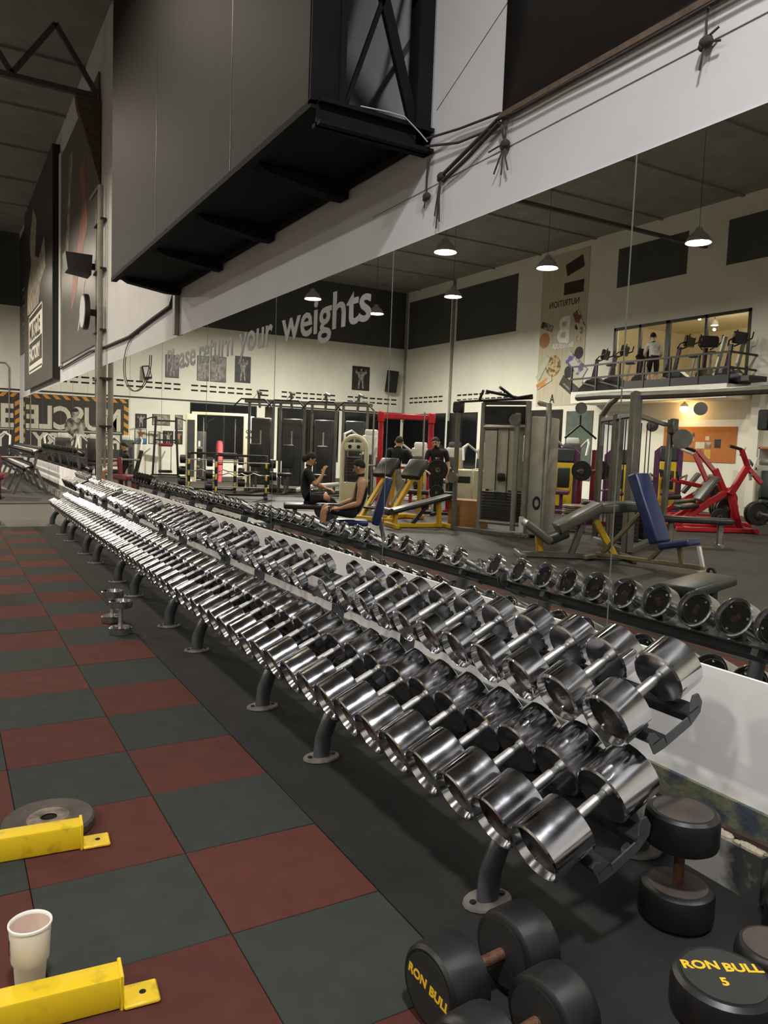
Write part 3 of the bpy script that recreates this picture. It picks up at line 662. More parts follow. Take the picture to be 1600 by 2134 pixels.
poster('black and white arm photo above the blue-bottomed poster', 5.12, 5.54, 1.8, 2.34, M_ph[3], M_fig)
poster('wide framed photo behind the top of the pull-up tower', 5.75, 6.42, 1.94, 2.36, M_ph[2], M_fig)
poster('narrow framed tan photo beside the dark window', 6.62, 6.92, 1.8, 2.37, M_ph[2], M_fig)
poster('white poster with a tan torso over a blue panel', 5.1, 5.55, 1.2, 1.77, M_murw, M_figtan, True)
poster('small white print low behind the pull-up tower', 5.62, 6.05, 1.22, 1.7, M_murw, M_figtan)
poster('small black framed poster low behind the pull-up tower', 6.16, 6.56, 1.19, 1.74, M_ph[3], M_fig)
poster('small dark poster low under the narrow tan photo', 6.62, 6.92, 1.24, 1.75, M_ph[3], M_figtan)
t = thing('loudspeaker', 'black loudspeaker tilted on the far wall near the room corner', 'speaker', (mx(16.05), YE-.3, 3.85)); t.rotation_euler = (R(8), 0, R(-14))
MB().rbox((0, 0, .48), (.5, .28, .96), .02, 1).build('cabinet', M_black, t); MB().box(-.22, -.15, .05, .22, -.14, .9).build('grille', M_blacksteel, t)
t = thing('wall_lamp', 'small tilted flood lamp on the cream far wall above the vents', 'lamp', (mx(5.5), YE-.12, 3.9)); t.rotation_euler = (R(-20), R(8), 0)
MB().box(-.14, -.06, -.25, .14, .06, .25).build('housing', M_black, t); MB().box(-.11, -.065, -.2, .11, -.06, .2).build('lens', M_white, t)
# ================================================================ opposite wall (x = XL)
OY0, OY1, OZ0, OZ1 = 10.74, 15.42, 3.36, 5.36
wl = struct(MB().box(XL-.2, -8, -.02, XL, OY0, ZC).box(XL-.2, OY1, -.02, XL, YE, ZC).box(XL-.2, OY0, -.02, XL, OY1, OZ0).box(XL-.2, OY0, OZ1, XL, OY1, ZC).build('wall_left', M_cream))
slots(wl, 24.7, 27.4, 3.62, 7, 'left'); slots(wl, 20.4, 23.74, 3.62, 9, 'left')
for a, b, z0, z1 in ((24.4, 27.65, 5.8, 7.85), (20.2, 23.95, 5.8, 7.85), (12.87, 15.43, 6.58, 7.75), (8.6, 11.6, 6.58, 7.75)):
    MB().box(XL, a, z0, XL+.015, b, z1).build('dark_wall_panel', M_dkwall, wl)
for y in (24.15, 27.8): MB().cyl((XL+.06, y, 2.6), (XL+.06, y, ZC), .05, None, 8).build('down_pipe', M_pipe, wl)
MB().box(XL, 14.6, .0, XL+.03, 15.8, 2.8).build('door_frame', M_white, wl)
MB().box(XL, 16.1, .6, XL+.03, 17.3, 2.85).build('green_glass_panel', pm('dull_green_glass', '#5c665c', .2), wl)
# upstairs room behind the opening
M_room = pm('warm_room_paint', '#d9cdb0', .7, var=.04)
rm = struct(MB().box(XL-7, OY0-3, 3.2, XL-.2, OY1+3, OZ0).box(XL-7.1, OY0-3, 3.2, XL-7, OY1+3, 6.4).box(XL-7, OY0-3.1, 3.2, XL-.2, OY0-3, 6.4).box(XL-7, OY1+3, 3.2, XL-.2, OY1+3.1, 6.4).box(XL-7, OY0-3, 6.2, XL-.2, OY1+3, 6.3).build('trim_4', M_room), 'upstairs room walls')
wf = MB()
for a in (OY0, 12.05, 13.3, 14.35, OY1-.08): wf.box(XL-.06, a, OZ0, XL+.02, a+(.14 if a == 13.3 else .08), OZ1)
wf.box(XL-.06, OY0, OZ1-.08, XL+.02, OY1, OZ1)
struct(wf.build('window_20', M_black))
for yy, xx in ((11.2, -1.4), (12.8, -3.0), (13.6, -1.6), (14.6, -3.6)):
    t = thing('spot_lamp', f'small glowing round lamp in the upstairs room, hung {"near the glass" if xx > -2 else "deep inside"} at the {"right" if yy < 13 else "left"}', 'lamp', (XL+xx, yy, 5.75))
    MB().lathe([(.12, 0), (.1, .12), (.03, .2), (0, .2)], 14, cap=False).build('shade', M_shade, t); MB().lathe([(0, .01), (.11, .01), (.11, .02), (0, .02)], 14).build('bulb', M_bulb, t); MB().cyl((0, 0, .2), (0, 0, .45), .01, None, 6).build('cord', M_black, t)
    ld = bpy.data.lights.new('room_light', 'POINT'); ld.energy = 45; ld.color = (1, .88, .7); ld.shadow_soft_size = .04
    lo = bpy.data.objects.new('room_light', ld); COL.objects.link(lo); lo.location = (XL+xx, yy, 5.62)
# balcony
XB = mx(15.75)
bs = struct(MB().box(XL, 10.5, 3.0, XB, 16.0, 3.35).build('trim_5', M_cream), 'balcony slab')
t = thing('balcony_railing', 'black two-rail balcony railing in front of the upstairs machines', 'railing', (0, 0, 3.35))
for z in (.4, .78):
    MB().bar((XB-.04, 10.5, z), (XB-.04, 16.1, z), .05, .05).build('rail', M_black, t); MB().bar((XB-.04, 10.5, z), (XL, 10.5, z), .05, .05).build('rail', M_black, t)
for y in (10.5, 11.4, 12.3, 13.2, 14.1, 15.0, 16.05): MB().box(XB-.065, y-.025, 0, XB-.015, y+.025, .78).build('post', M_black, t)
MB().box(XB-.05, 10.5, 0, XB-.03, 13.9, .22).build('kick_plate', M_black, t)
# cardio machines on the balcony
M_cardio = pm('black_plastic', '#1d1b1e', .4, var=.2, scale=6)
M_cardio2 = pm('dark_purple_plastic', '#3a2740', .4)
M_silver = pm('silver_plastic', '#9a978f', .4, metal=.3)
def cardio(label, y, rz, console_h=1.15, tread=False):
    t = thing('exercise_machine', label, 'exercise machine', (mx(16.3), y, 3.35), rz, 'cardio machines on the balcony')
    MB().prism([(-.55, 0), (.5, 0), (.5, .12), (.25, .38), (-.1, .45), (-.3, .3), (-.55, .2)], -.16, .16, Matrix.Rotation(R(90), 4, 'X')).build('body_shroud', M_cardio, t)
    MB().bar((.15, 0, .3), (.0, 0, console_h-.1), .09, .07, (0, 1, 0)).build('mast', M_cardio2, t)
    MB().rbox((0, 0, console_h+.05), (.1, .46, .3), .03, 1, Matrix.Translation((.0, 0, 0)) @ Matrix.Rotation(R(-12), 4, 'Y')).build('console', M_cardio, t)
    for s in (1, -1):
        MB().tube([(.02, s*.1, console_h-.15), (-.15, s*.25, console_h-.05), (-.38, s*.27, console_h+.02), (-.42, s*.27, console_h+.18)], .02, 6).build('handle', M_cardio, t)
        MB().bar((-.5, s*.14, .05), (.4, s*.14, .3), .04, .08, (0, 1, 0)).build('side_rail', M_silver, t)
    if tread:
        MB().box(-.9, -.3, .05, .4, .3, .18).build('running_deck', M_cardio, t)
        for s in (1, -1): MB().bar((.2, s*.33, .1), (-.1, s*.33, 1.2), .06, .1, (0, 1, 0)).build('upright', M_silver, t)
    else:
        MB().bar((-.35, 0, .3), (-.45, 0, .8), .05, .05).build('seat_post', M_silver, t); MB().rbox((-.45, 0, .83), (.28, .18, .07), .03, 2).build('saddle', M_cardio, t)
for lb, y, rz, ch, tr in (('purple upright cardio machine at the left end of the balcony', 15.5, 1.2, 1.12, False), ('tall purple cardio machine second from the left end of the balcony', 14.75, 1.2, 1.18, False),
        ('silver-railed exercise bike behind the mirror joint on the balcony', 13.75, 2.0, .98, False), ('tall black console machine right of the person on the balcony', 12.45, 1.4, 1.22, False),
        ('exercise bike with handlebars near the right end of the balcony', 11.6, 2.2, 1.12, False), ('treadmill with tilted uprights at the right end of the balcony', 10.85, 1.7, 1.15, True)):
    cardio(lb, y, rz, ch, tr)
# nutrition banner on the opposite wall
M_wood = pm('pale_wood_print', '#cfc5b0', .6, col2='#beb297', scale=2.5, mscale=(1, 6, .4))
t = thing('advert_banner', 'tall pale wood-print advert banner with a big white letter B', 'banner', (XL+.004, 0, 0))
MB().box(0, 16.65, 3.05, .012, 18.87, 8.1).build('banner_cloth', M_wood, t)
M_bright = pm('bright_white_print', '#f2f0ea', .5)
AX = lambda y, z, d=.014: axes((d, y, z), (0, 1, 0), (0, 0, 1))
text_obj('logo_letter', 'B', 1.2, M_bright, AX(17.33, 5.16), t, .006, .03, .95)
text_obj('logo_word', 'BioTechUSA', .24, M_bright, AX(17.17, 4.97), t, .003, .006, .82)
text_obj('slogan', 'NUTRITION', .3, M_banblk, AX(17.0, 6.35), t, .001, .004, .9)
def disc(nm, y, z, r_, m_, d=.02, ry=1): MB().lathe([(0, .012), (r_, .012), (r_, d), (0, d+.004)], 24, axes((0, y, z), (0, 1, 0), (0, 0, 1)) @ Matrix.Diagonal((1, ry, 1, 1))).build(nm, m_, t)
M_choc = pm('dark_chocolate', '#2b2220', .6); M_nuts = pm('nut_bowl', '#c8b27c', .6, col2='#5e5540', scale=9, thr=(.42, .55)); M_purple = pm('purple_wrapper', '#4b4a86', .4, col2='#c8c4c0', scale=3.5, thr=(.46, .52)); M_dkwrap = pm('dark_bar_wrapper', '#3c332b', .4); M_caramel = pm('caramel', '#a8763c', .5); M_redwrap = pm('red_white_wrapper', '#8a5048', .5, col2='#c9bfae', scale=4, thr=(.45, .5))
disc('chocolate_disc', 16.9, 4.74, .2, M_choc); disc('chocolate_disc', 17.33, 4.15, .2, M_choc); disc('bowl', 18.1, 4.4, .36, M_nuts, .03); disc('caramel_ring', 18.6, 5.3, .26, M_caramel); disc('berry', 17.05, 5.6, .1, M_choc); disc('berry', 16.95, 5.2, .1, M_redwrap)
def wrap(nm, y, z, w_, h_, ang, m_): return MB().rbox((0, 0, .022), (w_, h_, .03), .01, 1, axes((0, y, z), (0, 1, 0), (0, 0, 1)) @ Matrix.Rotation(R(ang), 4, 'Z')).build(nm, m_, t)
wrap('bar_wrapper', 17.0, 4.35, 1.05, .42, -38+76, M_purple); wb_ = wrap('bar_wrapper', 17.25, 3.66, .95, .36, 32, M_dkwrap); wrap('bar_wrapper', 18.6, 4.35, .9, .22, -55, M_murw); wrap('bar_wrapper', 18.5, 3.85, .8, .2, -22, pm('orange_white_wrapper', '#c9c2b4', .5, col2='#c98a48', scale=3, thr=(.45, .52))); wrap('bar_wrapper', 16.95, 5.75, .8, .3, 60, M_redwrap); wrap('dark_wrapper', 17.3, 6.9, .9, .4, 0, M_dkwrap); wrap('dark_wrapper', 17.3, 7.6, .8, .4, -15, M_dkwrap); wrap('pale_wrapper', 18.5, 5.75, .6, .22, 20, M_murg)
text_obj('bar_word', 'NUTRITION', .1, M_white, axes((.04, 17.5, 3.8), (0, math.cos(R(212)), math.sin(R(212))), (0, -math.sin(R(212)), math.cos(R(212)))), t, .001)
text_obj('corner_letter', 'A', .42, M_black, AX(17.95, 3.15), t, .001, .01, .8)
# cork board and things under the balcony
M_cork = pm('cork', '#b5713a', .9, var=.1, scale=25, bump=.3, bscale=120)
t = thing('cork_board', 'wide brown cork notice board with pinned papers under the balcony', 'notice board', (XL+.004, 0, 0))
MB().box(.0, 10.9, 1.36, .02, 13.25, 2.32).build('cork_sheet', M_cork, t); 
for y0, y1, z0, z1, m_ in ((12.55, 12.8, 1.95, 2.15, M_murw), (12.2, 12.42, 1.93, 2.15, M_murg), (11.85, 12.15, 1.72, 1.9, M_murw), (11.65, 11.82, 1.75, 1.9, M_murg), (11.72, 11.84, 1.95, 2.06, M_murw), (11.35, 11.55, 1.75, 1.98, M_ph[3]), (11.65, 11.85, 1.45, 1.7, pm('yellow_paper', '#c9a944', .7)), (11.95, 12.1, 1.5, 1.66, M_ph[0]), (12.2, 12.3, 1.6, 1.75, M_ph[1])):
    MB().box(.02, y0, z0, .023, y1, z1).build('pinned_paper', m_, t)
MB().box(XL+.0, 10.15, 0, XL+.22, 10.4, 3.3).build('column', M_cream, wl)
t = thing('shelf_unit', 'low wooden shelf unit at the right end under the balcony', 'shelf', (XL+.25, 9.3, 0))
for z in (.55, 1.15, 1.75): MB().box(-.2, -.65, z, .2, .65, z+.04).build('shelf', M_cork, t)
for y in (-.65, .62): MB().box(-.2, y, 0, .2, y+.03, 1.8).build('side_panel', M_white, t)
MB().box(-.22, -.65, 0, -.2, .65, 1.8).build('back_panel', M_white, t)
t = thing('loudspeaker', 'black loudspeaker hung under the balcony beside the white column', 'speaker', (XL+.52, 9.75, 2.25)); MB().rbox((0, 0, .2), (.3, .3, .5), .03, 1).build('cabinet', M_black, t); MB().box(.15, -.12, 0, .16, .12, .4).build('grille', M_blacksteel, t); MB().box(-.5, -.03, .2, -.15, .03, .26).build('bracket', M_blacksteel, t)
t = thing('ceiling_lamp', 'warm lamp glowing on the wall under the balcony above the cork board', 'lamp', (XL+.28, 12.4, 2.86)); MB().lathe([(.1, 0), (.1, .06), (.05, .1), (0, .14)], 14, cap=False).build('shade', M_shade, t); MB().lathe([(0, .01), (.08, .01), (.08, .03), (0, .03)], 14).build('bulb', em('amber_glow', (1, .6, .22), 6), t)
ld = bpy.data.lights.new('amber_light', 'POINT'); ld.energy = 22; ld.color = (1, .58, .22); ld.shadow_soft_size = .1
lo = bpy.data.objects.new('amber_light', ld); COL.objects.link(lo); lo.location = (XL+.3, 12.4, 2.8)
# ================================================================ the gym floor seen in the mirror (placed by real x = mx(virtual x))
M_gun = pm('gunmetal_frame', '#6f6d67', .38, metal=.5, var=.15, scale=5)
M_silv = pm('silver_frame', '#8d8a82', .35, metal=.55, var=.15, scale=5)
M_shroud = pm('grey_shroud', '#aaa69a', .45, metal=.2, var=.1, scale=3)
M_shdk = pm('charcoal_shroud', '#3c3c3c', .5, var=.12, scale=3)
M_stack = pm('black_weight_stack', '#1e1e1d', .5, var=.2)
M_pad = pm('black_vinyl_pad', '#262725', .38, var=.15, scale=5, spec=.5)
M_padg = pm('grey_vinyl_pad', '#565650', .35, var=.15, scale=5, spec=.6)
M_blue = pm('navy_vinyl_pad', '#23305c', .32, var=.15, scale=6, spec=.6)
M_red = pm('red_frame_paint', '#b3202a', .35, var=.12, scale=5, spec=.5)
M_dred = pm('dark_red_paint', '#6d1826', .35, var=.15, scale=5)
M_creamp = pm('cream_machine_paint', '#cfc7ac', .4, var=.05)
M_whitep = pm('white_machine_paint', '#c9c8c2', .4, var=.05)
M_purp = pm('purple_shroud', '#5a2d55', .45, var=.1)
M_yelm = pm('yellow_panel', '#dcb92a', .45, var=.06)
M_yfr = pm('yellow_frame_paint', '#d3a624', .4, col2='#a8841f', scale=7, thr=(.2, .4))
M_ply = pm('plywood', '#9a6d3c', .7, var=.15, scale=3, mscale=(1, 1, 6))
M_pink = pm('pink_plastic', '#e0616c', .5)
M_plate = pm('black_plate', '#272625', .5, metal=.2, var=.25, scale=12)
M_tan = pm('worn_tan_metal', '#8a7a62', .5, metal=.4, var=.25, scale=9)
FLIP = []
def vthing(name, label, cat, xv, yv, rzv=0, group=None):      # laid out as the mirror shows it, then turned into the real, unmirrored thing
    t = thing(name, label, cat, (mx(xv), yv, 0), -R(rzv), group); FLIP.append(t); return t
def flip_all():
    done = set()
    for t in FLIP:
        for ch in t.children_recursive:
            if ch.type == 'MESH' and ch.data.name not in done:
                done.add(ch.data.name); ch.data.transform(Matrix.Scale(-1, 4, (1, 0, 0))); ch.data.flip_normals()
    FLIP.clear()
def bars(t, name, mat, lst, w_=.06, h_=None, up_=(0, 1, 0)):
    for p, q in lst: MB().bar(p, q, w_, h_, up_, b=min(w_, h_ or w_)*.15).build(name, mat, t)
def tubes(t, name, mat, lst, r=.03):
    for pts in lst: MB().tube(pts, r, 8).build(name, mat, t)
def plate_mesh(r=.22, th=.045):
    return MB().lathe([(.026, -th/2), (r*.45, -th/2), (r*.5, -th*.2), (r*.86, -th*.2), (r*.9, -th/2), (r, -th/2+.004), (r, th/2-.004), (r*.9, th/2), (r*.86, th*.2), (r*.5, th*.2), (r*.45, th/2), (.026, th/2)], 28, cap=False)
PL = {}
def plate(label, loc, axis, r=.22, th=.045, group='weight plates on the gym floor machines'):
    key = (r, th)
    if key not in PL: PL[key] = plate_mesh(r, th).mesh('plate_disc', M_plate), MB().lathe([(.026, -th/2-.001), (r*.24, -th/2-.001), (r*.24, th/2+.001), (.026, th/2+.001)], 20, cap=False).mesh('plate_hub', M_gun)
    t = thing('weight_plate', label, 'weight plate', loc, 0, group)
    q = Vector((0, 0, 1)).rotation_difference(Vector(axis)).to_euler(); t.rotation_euler = q
    obj('plate_disc', PL[key][0], t); obj('plate_hub', PL[key][1], t); return t
def pad(t, name, c, d, ang=0, ax='Y', mat=None, b=.03):
    return MB().rbox((0, 0, 0), d, b, 3, Matrix.Translation(c) @ Matrix.Rotation(R(ang), 4, ax)).build(name, mat or M_pad, t)
def stack(t, x, y, z0, w_, d_, h_, n=12):
    for i in range(n):
        if i % 1 == 0: MB().box(x-w_/2, y-d_/2, z0+h_*i/n+.004, x+w_/2, y+d_/2, z0+h_*(i+1)/n-.004).build('weight_block', M_stack, t)

# ---- pull-up tower by the end wall
t = vthing('pull_up_tower', 'black pull-up and dip tower standing against the poster wall', 'exercise machine', 6.05, 27.1, -12)
for s in (1, -1):
    bars(t, 'upright', M_black, [((s*.46, 0, .05), (s*.36, 0, 2.25))], .08); bars(t, 'foot', M_black, [((s*.48, -.5, .04), (s*.48, .5, .04))], .08)
    tubes(t, 'pull_up_grip', M_black, [[(s*.34, 0, 2.22), (s*.55, .05, 2.2), (s*.8, .1, 2.1)]], .022); tubes(t, 'dip_arm', M_black, [[(s*.4, 0, 1.25), (s*.3, .45, 1.3)]], .025); tubes(t, 'rod', M_silv, [[(s*.2, .08, .2), (s*.2, .08, 1.2)]], .015)
bars(t, 'cross_bar', M_black, [((-.4, 0, 1.38), (.4, 0, 1.38)), ((-.4, 0, 2.1), (.4, 0, 2.1)), ((-.46, 0, .08), (.46, 0, .08))], .06)
pad(t, 'back_pad', (0, .1, 1.2), (.5, .08, .12), mat=M_dred); pad(t, 'knee_rest', (0, .3, .2), (.5, .3, .1))
# ---- preacher bench
t = vthing('preacher_bench', 'grey padded preacher curl bench left of the barbell rack', 'bench', 6.55, 24.9, -20)
pad(t, 'arm_pad', (0, 0, 1.0), (.5, .5, .12), -45, 'X', M_padg); pad(t, 'seat', (0, -.5, .5), (.35, .35, .1), mat=M_padg)
bars(t, 'post', M_gun, [((0, 0, .05), (0, 0, .95)), ((0, -.5, .05), (0, -.5, .46))], .07); bars(t, 'base', M_gun, [((0, .3, .04), (0, -.7, .04)), ((-.3, .3, .04), (.3, .3, .04)), ((-.25, -.7, .04), (.25, -.7, .04))], .07)
tubes(t, 'side_loop', M_gun, [[(.2, .1, .8), (.28, .1, .5), (.28, -.2, .3), (.1, -.3, .15)]], .025)
# ---- charcoal shrouded machine
t = vthing('weight_machine', 'charcoal weight machine between the pull-up tower and cream cable station', 'exercise machine', 6.85, 25.5, -15)
MB().rbox((0, 0, .9), (.5, .35, 1.7), .04, 2).build('shroud', M_shdk, t); MB().box(-.04, -.19, .7, .04, -.18, 1.4).build('label_strip', M_whitep, t); tubes(t, 'arm', M_black, [[(.2, 0, 1.7), (.3, 0, 2.1), (.55, 0, 2.25)]], .025); bars(t, 'base', M_black, [((-.3, -.4, .05), (.3, -.4, .05)), ((0, -.4, .05), (0, .2, .05))], .08)
# ---- cream cable crossover
t = vthing('cable_station', 'cream cable crossover station with a tall branded column behind the barbell rack', 'exercise machine', 6.95, 23.4, -18)
for x in (-.95, .95):
    MB().rbox((x, 0, 1.15), (.36, .34, 2.3), .03, 2).build('column', M_creamp, t)
    MB().box(x-.12, -.18, .2, x+.12, -.172, 2.1).build('slot_panel', M_shdk, t) if x < 0 else None
    bars(t, 'foot', M_creamp, [((x, -.5, .05), (x, .5, .05))], .1)
bars(t, 'top_beam', M_creamp, [((-.95, 0, 2.33), (.95, 0, 2.33))], .1); tubes(t, 'cable_rod', M_silv, [[(.5, .1, .2), (.5, .1, 2.2)], [(-.55, .1, .2), (-.55, .1, 2.2)]], .02)
CYB = t
MB().lathe([(.06, 0), (.08, 0), (.08, .003), (.06, .003)], 20, axes((.95, -.174, 1.78), (1, 0, 0), (0, 0, 1)) @ Matrix.Diagonal((1.2, .8, 1, 1)), cap=False).build('brand_ring', M_black, t)
t = thing('foam_roller', 'pink plastic roller leaning inside the cream cable station', 'roller', (mx(7.1), 23.9, 0)); MB().lathe([(.0, 0), (.1, .02), (.12, .4), (.12, 1.25), (.1, 1.42), (0, 1.45)], 14).build('roller_body', M_pink, t); MB().lathe([(.121, .6), (.124, .6), (.124, .66), (.121, .66)], 14, cap=False).build('band', M_dred, t)
# ---- barbell rack with fixed barbells
def barbell_rack(label, loc, rz):
    t = thing('barbell_rack', label, 'barbell rack', loc, rz, 'fixed barbell racks')
    for x in (-.62, .62):
        bars(t, 'upright', M_black, [((x, 0, .05), (x, .12, 1.1))], .08); bars(t, 'foot', M_black, [((x, -.4, .04), (x, .45, .04))], .08)
        for z in (.22, .53, .84): MB().rbox((x, -.1, z), (.05, .12, .12), .01, 1).build('yellow_hook', M_yelm, t)
    bars(t, 'cross_bar', M_black, [((-.62, .12, 1.08), (.62, .12, 1.08)), ((-.62, .0, .1), (.62, 0, .1))], .06)
    return t
hd_me = MB().lathe([(0, 0), (.1, 0), (.115, .015), (.115, .2), (.1, .215), (0, .215)], 20).mesh('end_weight', M_rubber)
bar_me = MB().cyl((-.72, 0, 0), (.72, 0, 0), .015, None, 8).mesh('bar', M_silv)
ez_me = MB().tube([(-.72, 0, 0), (-.45, 0, 0), (-.3, .0, .05), (-.15, 0, -.02), (0, 0, .04), (.15, 0, -.02), (.3, 0, .05), (.45, 0, 0), (.72, 0, 0)], .015, 8).mesh('bar', M_silv)
for ri, (xv, yv, nm) in enumerate(((5.3, 16.5, 'near'), (5.2, 18.6, 'far'))):
    rz = R(19); L_ = (mx(xv), yv, 0); t = barbell_rack(f'black rack with yellow hooks holding fixed barbells, the {"nearer" if ri == 0 else "farther"} of two', L_, rz); M = Matrix.Translation(L_) @ Matrix.Rotation(rz, 4, 'Z')
    for i, z in enumerate((.28, .59, .90)):
        b = thing('barbell', f'fixed black-ended barbell on the {nm} rack, {ORD[2-i]} from the top', 'barbell', group='fixed barbells on the racks'); b.matrix_world = M @ Matrix.Translation((0, -.1, z+.01)); obj('bar', ez_me if i == 1 else bar_me, b)
        for s in (1, -1): h = obj('end_weight', hd_me, b); h.location = (s*.70, 0, 0); h.rotation_euler = (0, s*R(90), 0); h.scale = (1, 1, .9-.1*i) if i < 3 else (1.05, 1.05, .9)
# ---- black multi station
t = vthing('multi_gym', 'large black multi-station gym with pull-down bars and weight columns', 'exercise machine', 8.1, 18.7, -32)
for x in (-1.25, -.42, .42, 1.25):
    MB().rbox((x, 0, 1.05), (.52, .3, 1.75), .03, 1).build('shroud', M_shdk, t); MB().box(x-.02, -.16, .9, x+.02, -.155, 1.6).build('weight_slot', M_shroud, t)
    bars(t, 'upright', M_gun, [((x-.32, -.12, 0), (x-.32, -.12, 2.35)), ((x+.32, -.12, 0), (x+.32, -.12, 2.35))], .07)
bars(t, 'top_beam', M_gun, [((-1.7, -.12, 2.35), (1.7, -.12, 2.35))], .1); bars(t, 'base_beam', M_gun, [((-1.7, 0, .05), (1.7, 0, .05))], .1)
for x in (-1.3, -.45, .45, 1.3):
    tubes(t, 'arched_arm', M_gun, [[(x, -.1, 2.2), (x+.05, -.5, 2.5), (x+.1, -.9, 2.55), (x+.2, -1.0, 2.5)]], .035)
    tubes(t, 'pulldown_bar', M_black, [[(x-.5, -1.0, 2.15), (x-.3, -1.0, 2.35), (x+.3, -1.0, 2.35), (x+.5, -1.0, 2.15)]], .02); tubes(t, 'cable', M_blacksteel, [[(x+.1, -.95, 2.5), (x, -1.0, 2.35)]], .006)
    pad(t, 'seat', (x, -.9, .5), (.35, .4, .09)); pad(t, 'back_pad', (x, -.5, .95), (.3, .1, .6)); bars(t, 'seat_post', M_gun, [((x, -.9, .05), (x, -.9, .46)), ((x, -1.1, .04), (x, 0, .04)), ((x, -.44, .05), (x, -.44, .95))], .06)
t.scale = (1.1, 1.1, 1.12)
# ---- cream arch machine
t = vthing('arch_machine', 'cream arched weight machine with a small display behind the seated pair', 'exercise machine', 6.98, 13.6, -40)
tubes(t, 'arch', M_creamp, [[(-.28, 0, .02), (-.28, 0, 1.38)]+arc((0, 0, 1.38), .28, 180, 0, 8)+[(.28, 0, 1.38), (.28, 0, .02)]], .055)
MB().rbox((0, 0, 1.42), (.5, .1, .2), .03, 1).build('head_panel', M_creamp, t); MB().rbox((0, -.055, 1.42), (.3, .03, .14), .04, 2).build('display', M_whitep, t)
for x in (-.1, .1): MB().lathe([(0, 0), (.045, 0), (.045, .004), (0, .004)], 10, axes((x, -.072, 1.42), (1, 0, 0), (0, 0, 1))).build('display_button', M_black, t)
MB().box(-.26, -.1, .0, .26, .12, .6).build('lower_cover', M_creamp, t); stack(t, 0, 0, .64, .3, .2, .55, 8); tubes(t, 'guide_rod', M_silv, [[(-.16, 0, .6), (-.16, 0, 1.5)], [(.16, 0, .6), (.16, 0, 1.5)]], .014); bars(t, 'foot', M_creamp, [((-.4, -.4, .04), (-.4, .3, .04)), ((.4, -.4, .04), (.4, .3, .04))], .08); tubes(t, 'lever_arm', M_whitep, [[(-.3, -.2, .55), (-.8, -.5, .5), (-1.15, -.7, .4)]], .05)
# ---- white machines behind
def selector(label, xv, yv, rz, body, frame_, h=1.6, panel=None, z=0):
    t = thing('weight_machine', label, 'exercise machine', (mx(xv), yv, z), rz, 'selector weight machines')
    MB().rbox((0, .3, h/2), (.5, .28, h), .06, 2).build('tower', body, t); stack(t, 0, .13, .1, .3, .05, .7, 6)
    if panel: MB().rbox((0, .15, h*.55), (.38, .02, h*.5), .008, 1).build('front_panel', panel, t)
    MB().rbox((0, .3, h+.06), (.36, .2, .2), .05, 2).build('cap', frame_, t)
    tubes(t, 'top_arm', frame_, [[(-.25, .2, h-.1), (-.45, -.1, h+.1), (-.5, -.5, h), (-.45, -.6, h-.35)], [(.25, .2, h-.1), (.45, -.1, h+.1), (.5, -.5, h), (.45, -.6, h-.35)]], .035)
    pad(t, 'seat', (0, -.45, .5), (.4, .4, .1)); pad(t, 'back_pad', (0, -.18, .9), (.36, .1, .65), -8, 'X')
    bars(t, 'frame', frame_, [((0, -.8, .05), (0, .3, .05)), ((-.35, .3, .05), (.35, .3, .05)), ((-.3, -.8, .05), (.3, -.8, .05)), ((0, -.45, .05), (0, -.45, .46))], .08)
    return t
selector('white weight machine with curved arms behind the arch machine', 9.0, 16.7, R(48), M_whitep, M_whitep, 1.75)
selector('grey rounded weight machine behind the standing man in black', 10.4, 16.3, R(48), M_shroud, M_whitep, 1.45, M_yelm)
selector('grey weight machine with a yellow panel behind the red rack', 11.8, 16.6, R(48), M_shroud, M_shdk, 1.5, M_yelm)
selector('grey weight machine with white arms right of the bearded man', 11.9, 15.2, R(48), M_shroud, M_whitep, 1.5, M_yelm)
selector('white weight machine with a round dial behind the silver cable tower', 11.2, 12.9, R(48), M_whitep, M_whitep, 1.7)
for i, (xv, yv, lb) in enumerate(((2.25, 25.6, 'white weight machine nearest the mirror before the black mural'), (3.3, 25.8, 'white weight machine in the middle before the black mural'), (4.4, 25.9, 'white weight machine by the right border of the black mural'))): selector(lb, xv, yv, R(12), M_shdk, M_whitep, 1.35)
# ---- yellow leg machine with two pads
t = vthing('leg_machine', 'yellow slanted leg machine with two black shoulder pads', 'exercise machine', 6.5, 11.1, 28)
for x in (-.32, .32):
    bars(t, 'slanted_rail', M_yfr, [((-.55, x, .05), (.62, x, 1.12))], .1, .08); 
    pad(t, 'shoulder_pad', (.36, x*1.05, 1.02), (.5, .42, .12), -42, 'Y'); tubes(t, 'slide_rod', M_silv, [[(-.35, x+.1*(1 if x < 0 else -1), .3), (.4, x+.1*(1 if x < 0 else -1), .95)]], .02)
bars(t, 'base', M_yfr, [((-.6, -.45, .05), (-.6, .45, .05)), ((.6, -.45, .05), (.6, .45, .05)), ((-.6, 0, .05), (.6, 0, .05))], .09); bars(t, 'rear_post', M_yfr, [((.6, -.32, .05), (.62, -.32, 1.1)), ((.6, .32, .05), (.62, .32, 1.1))], .07)
MB().rbox((-.35, 0, .25), (.35, .6, .04), .01, 1, Matrix.Translation((0, 0, 0))).build('foot_plate', M_blacksteel, t)
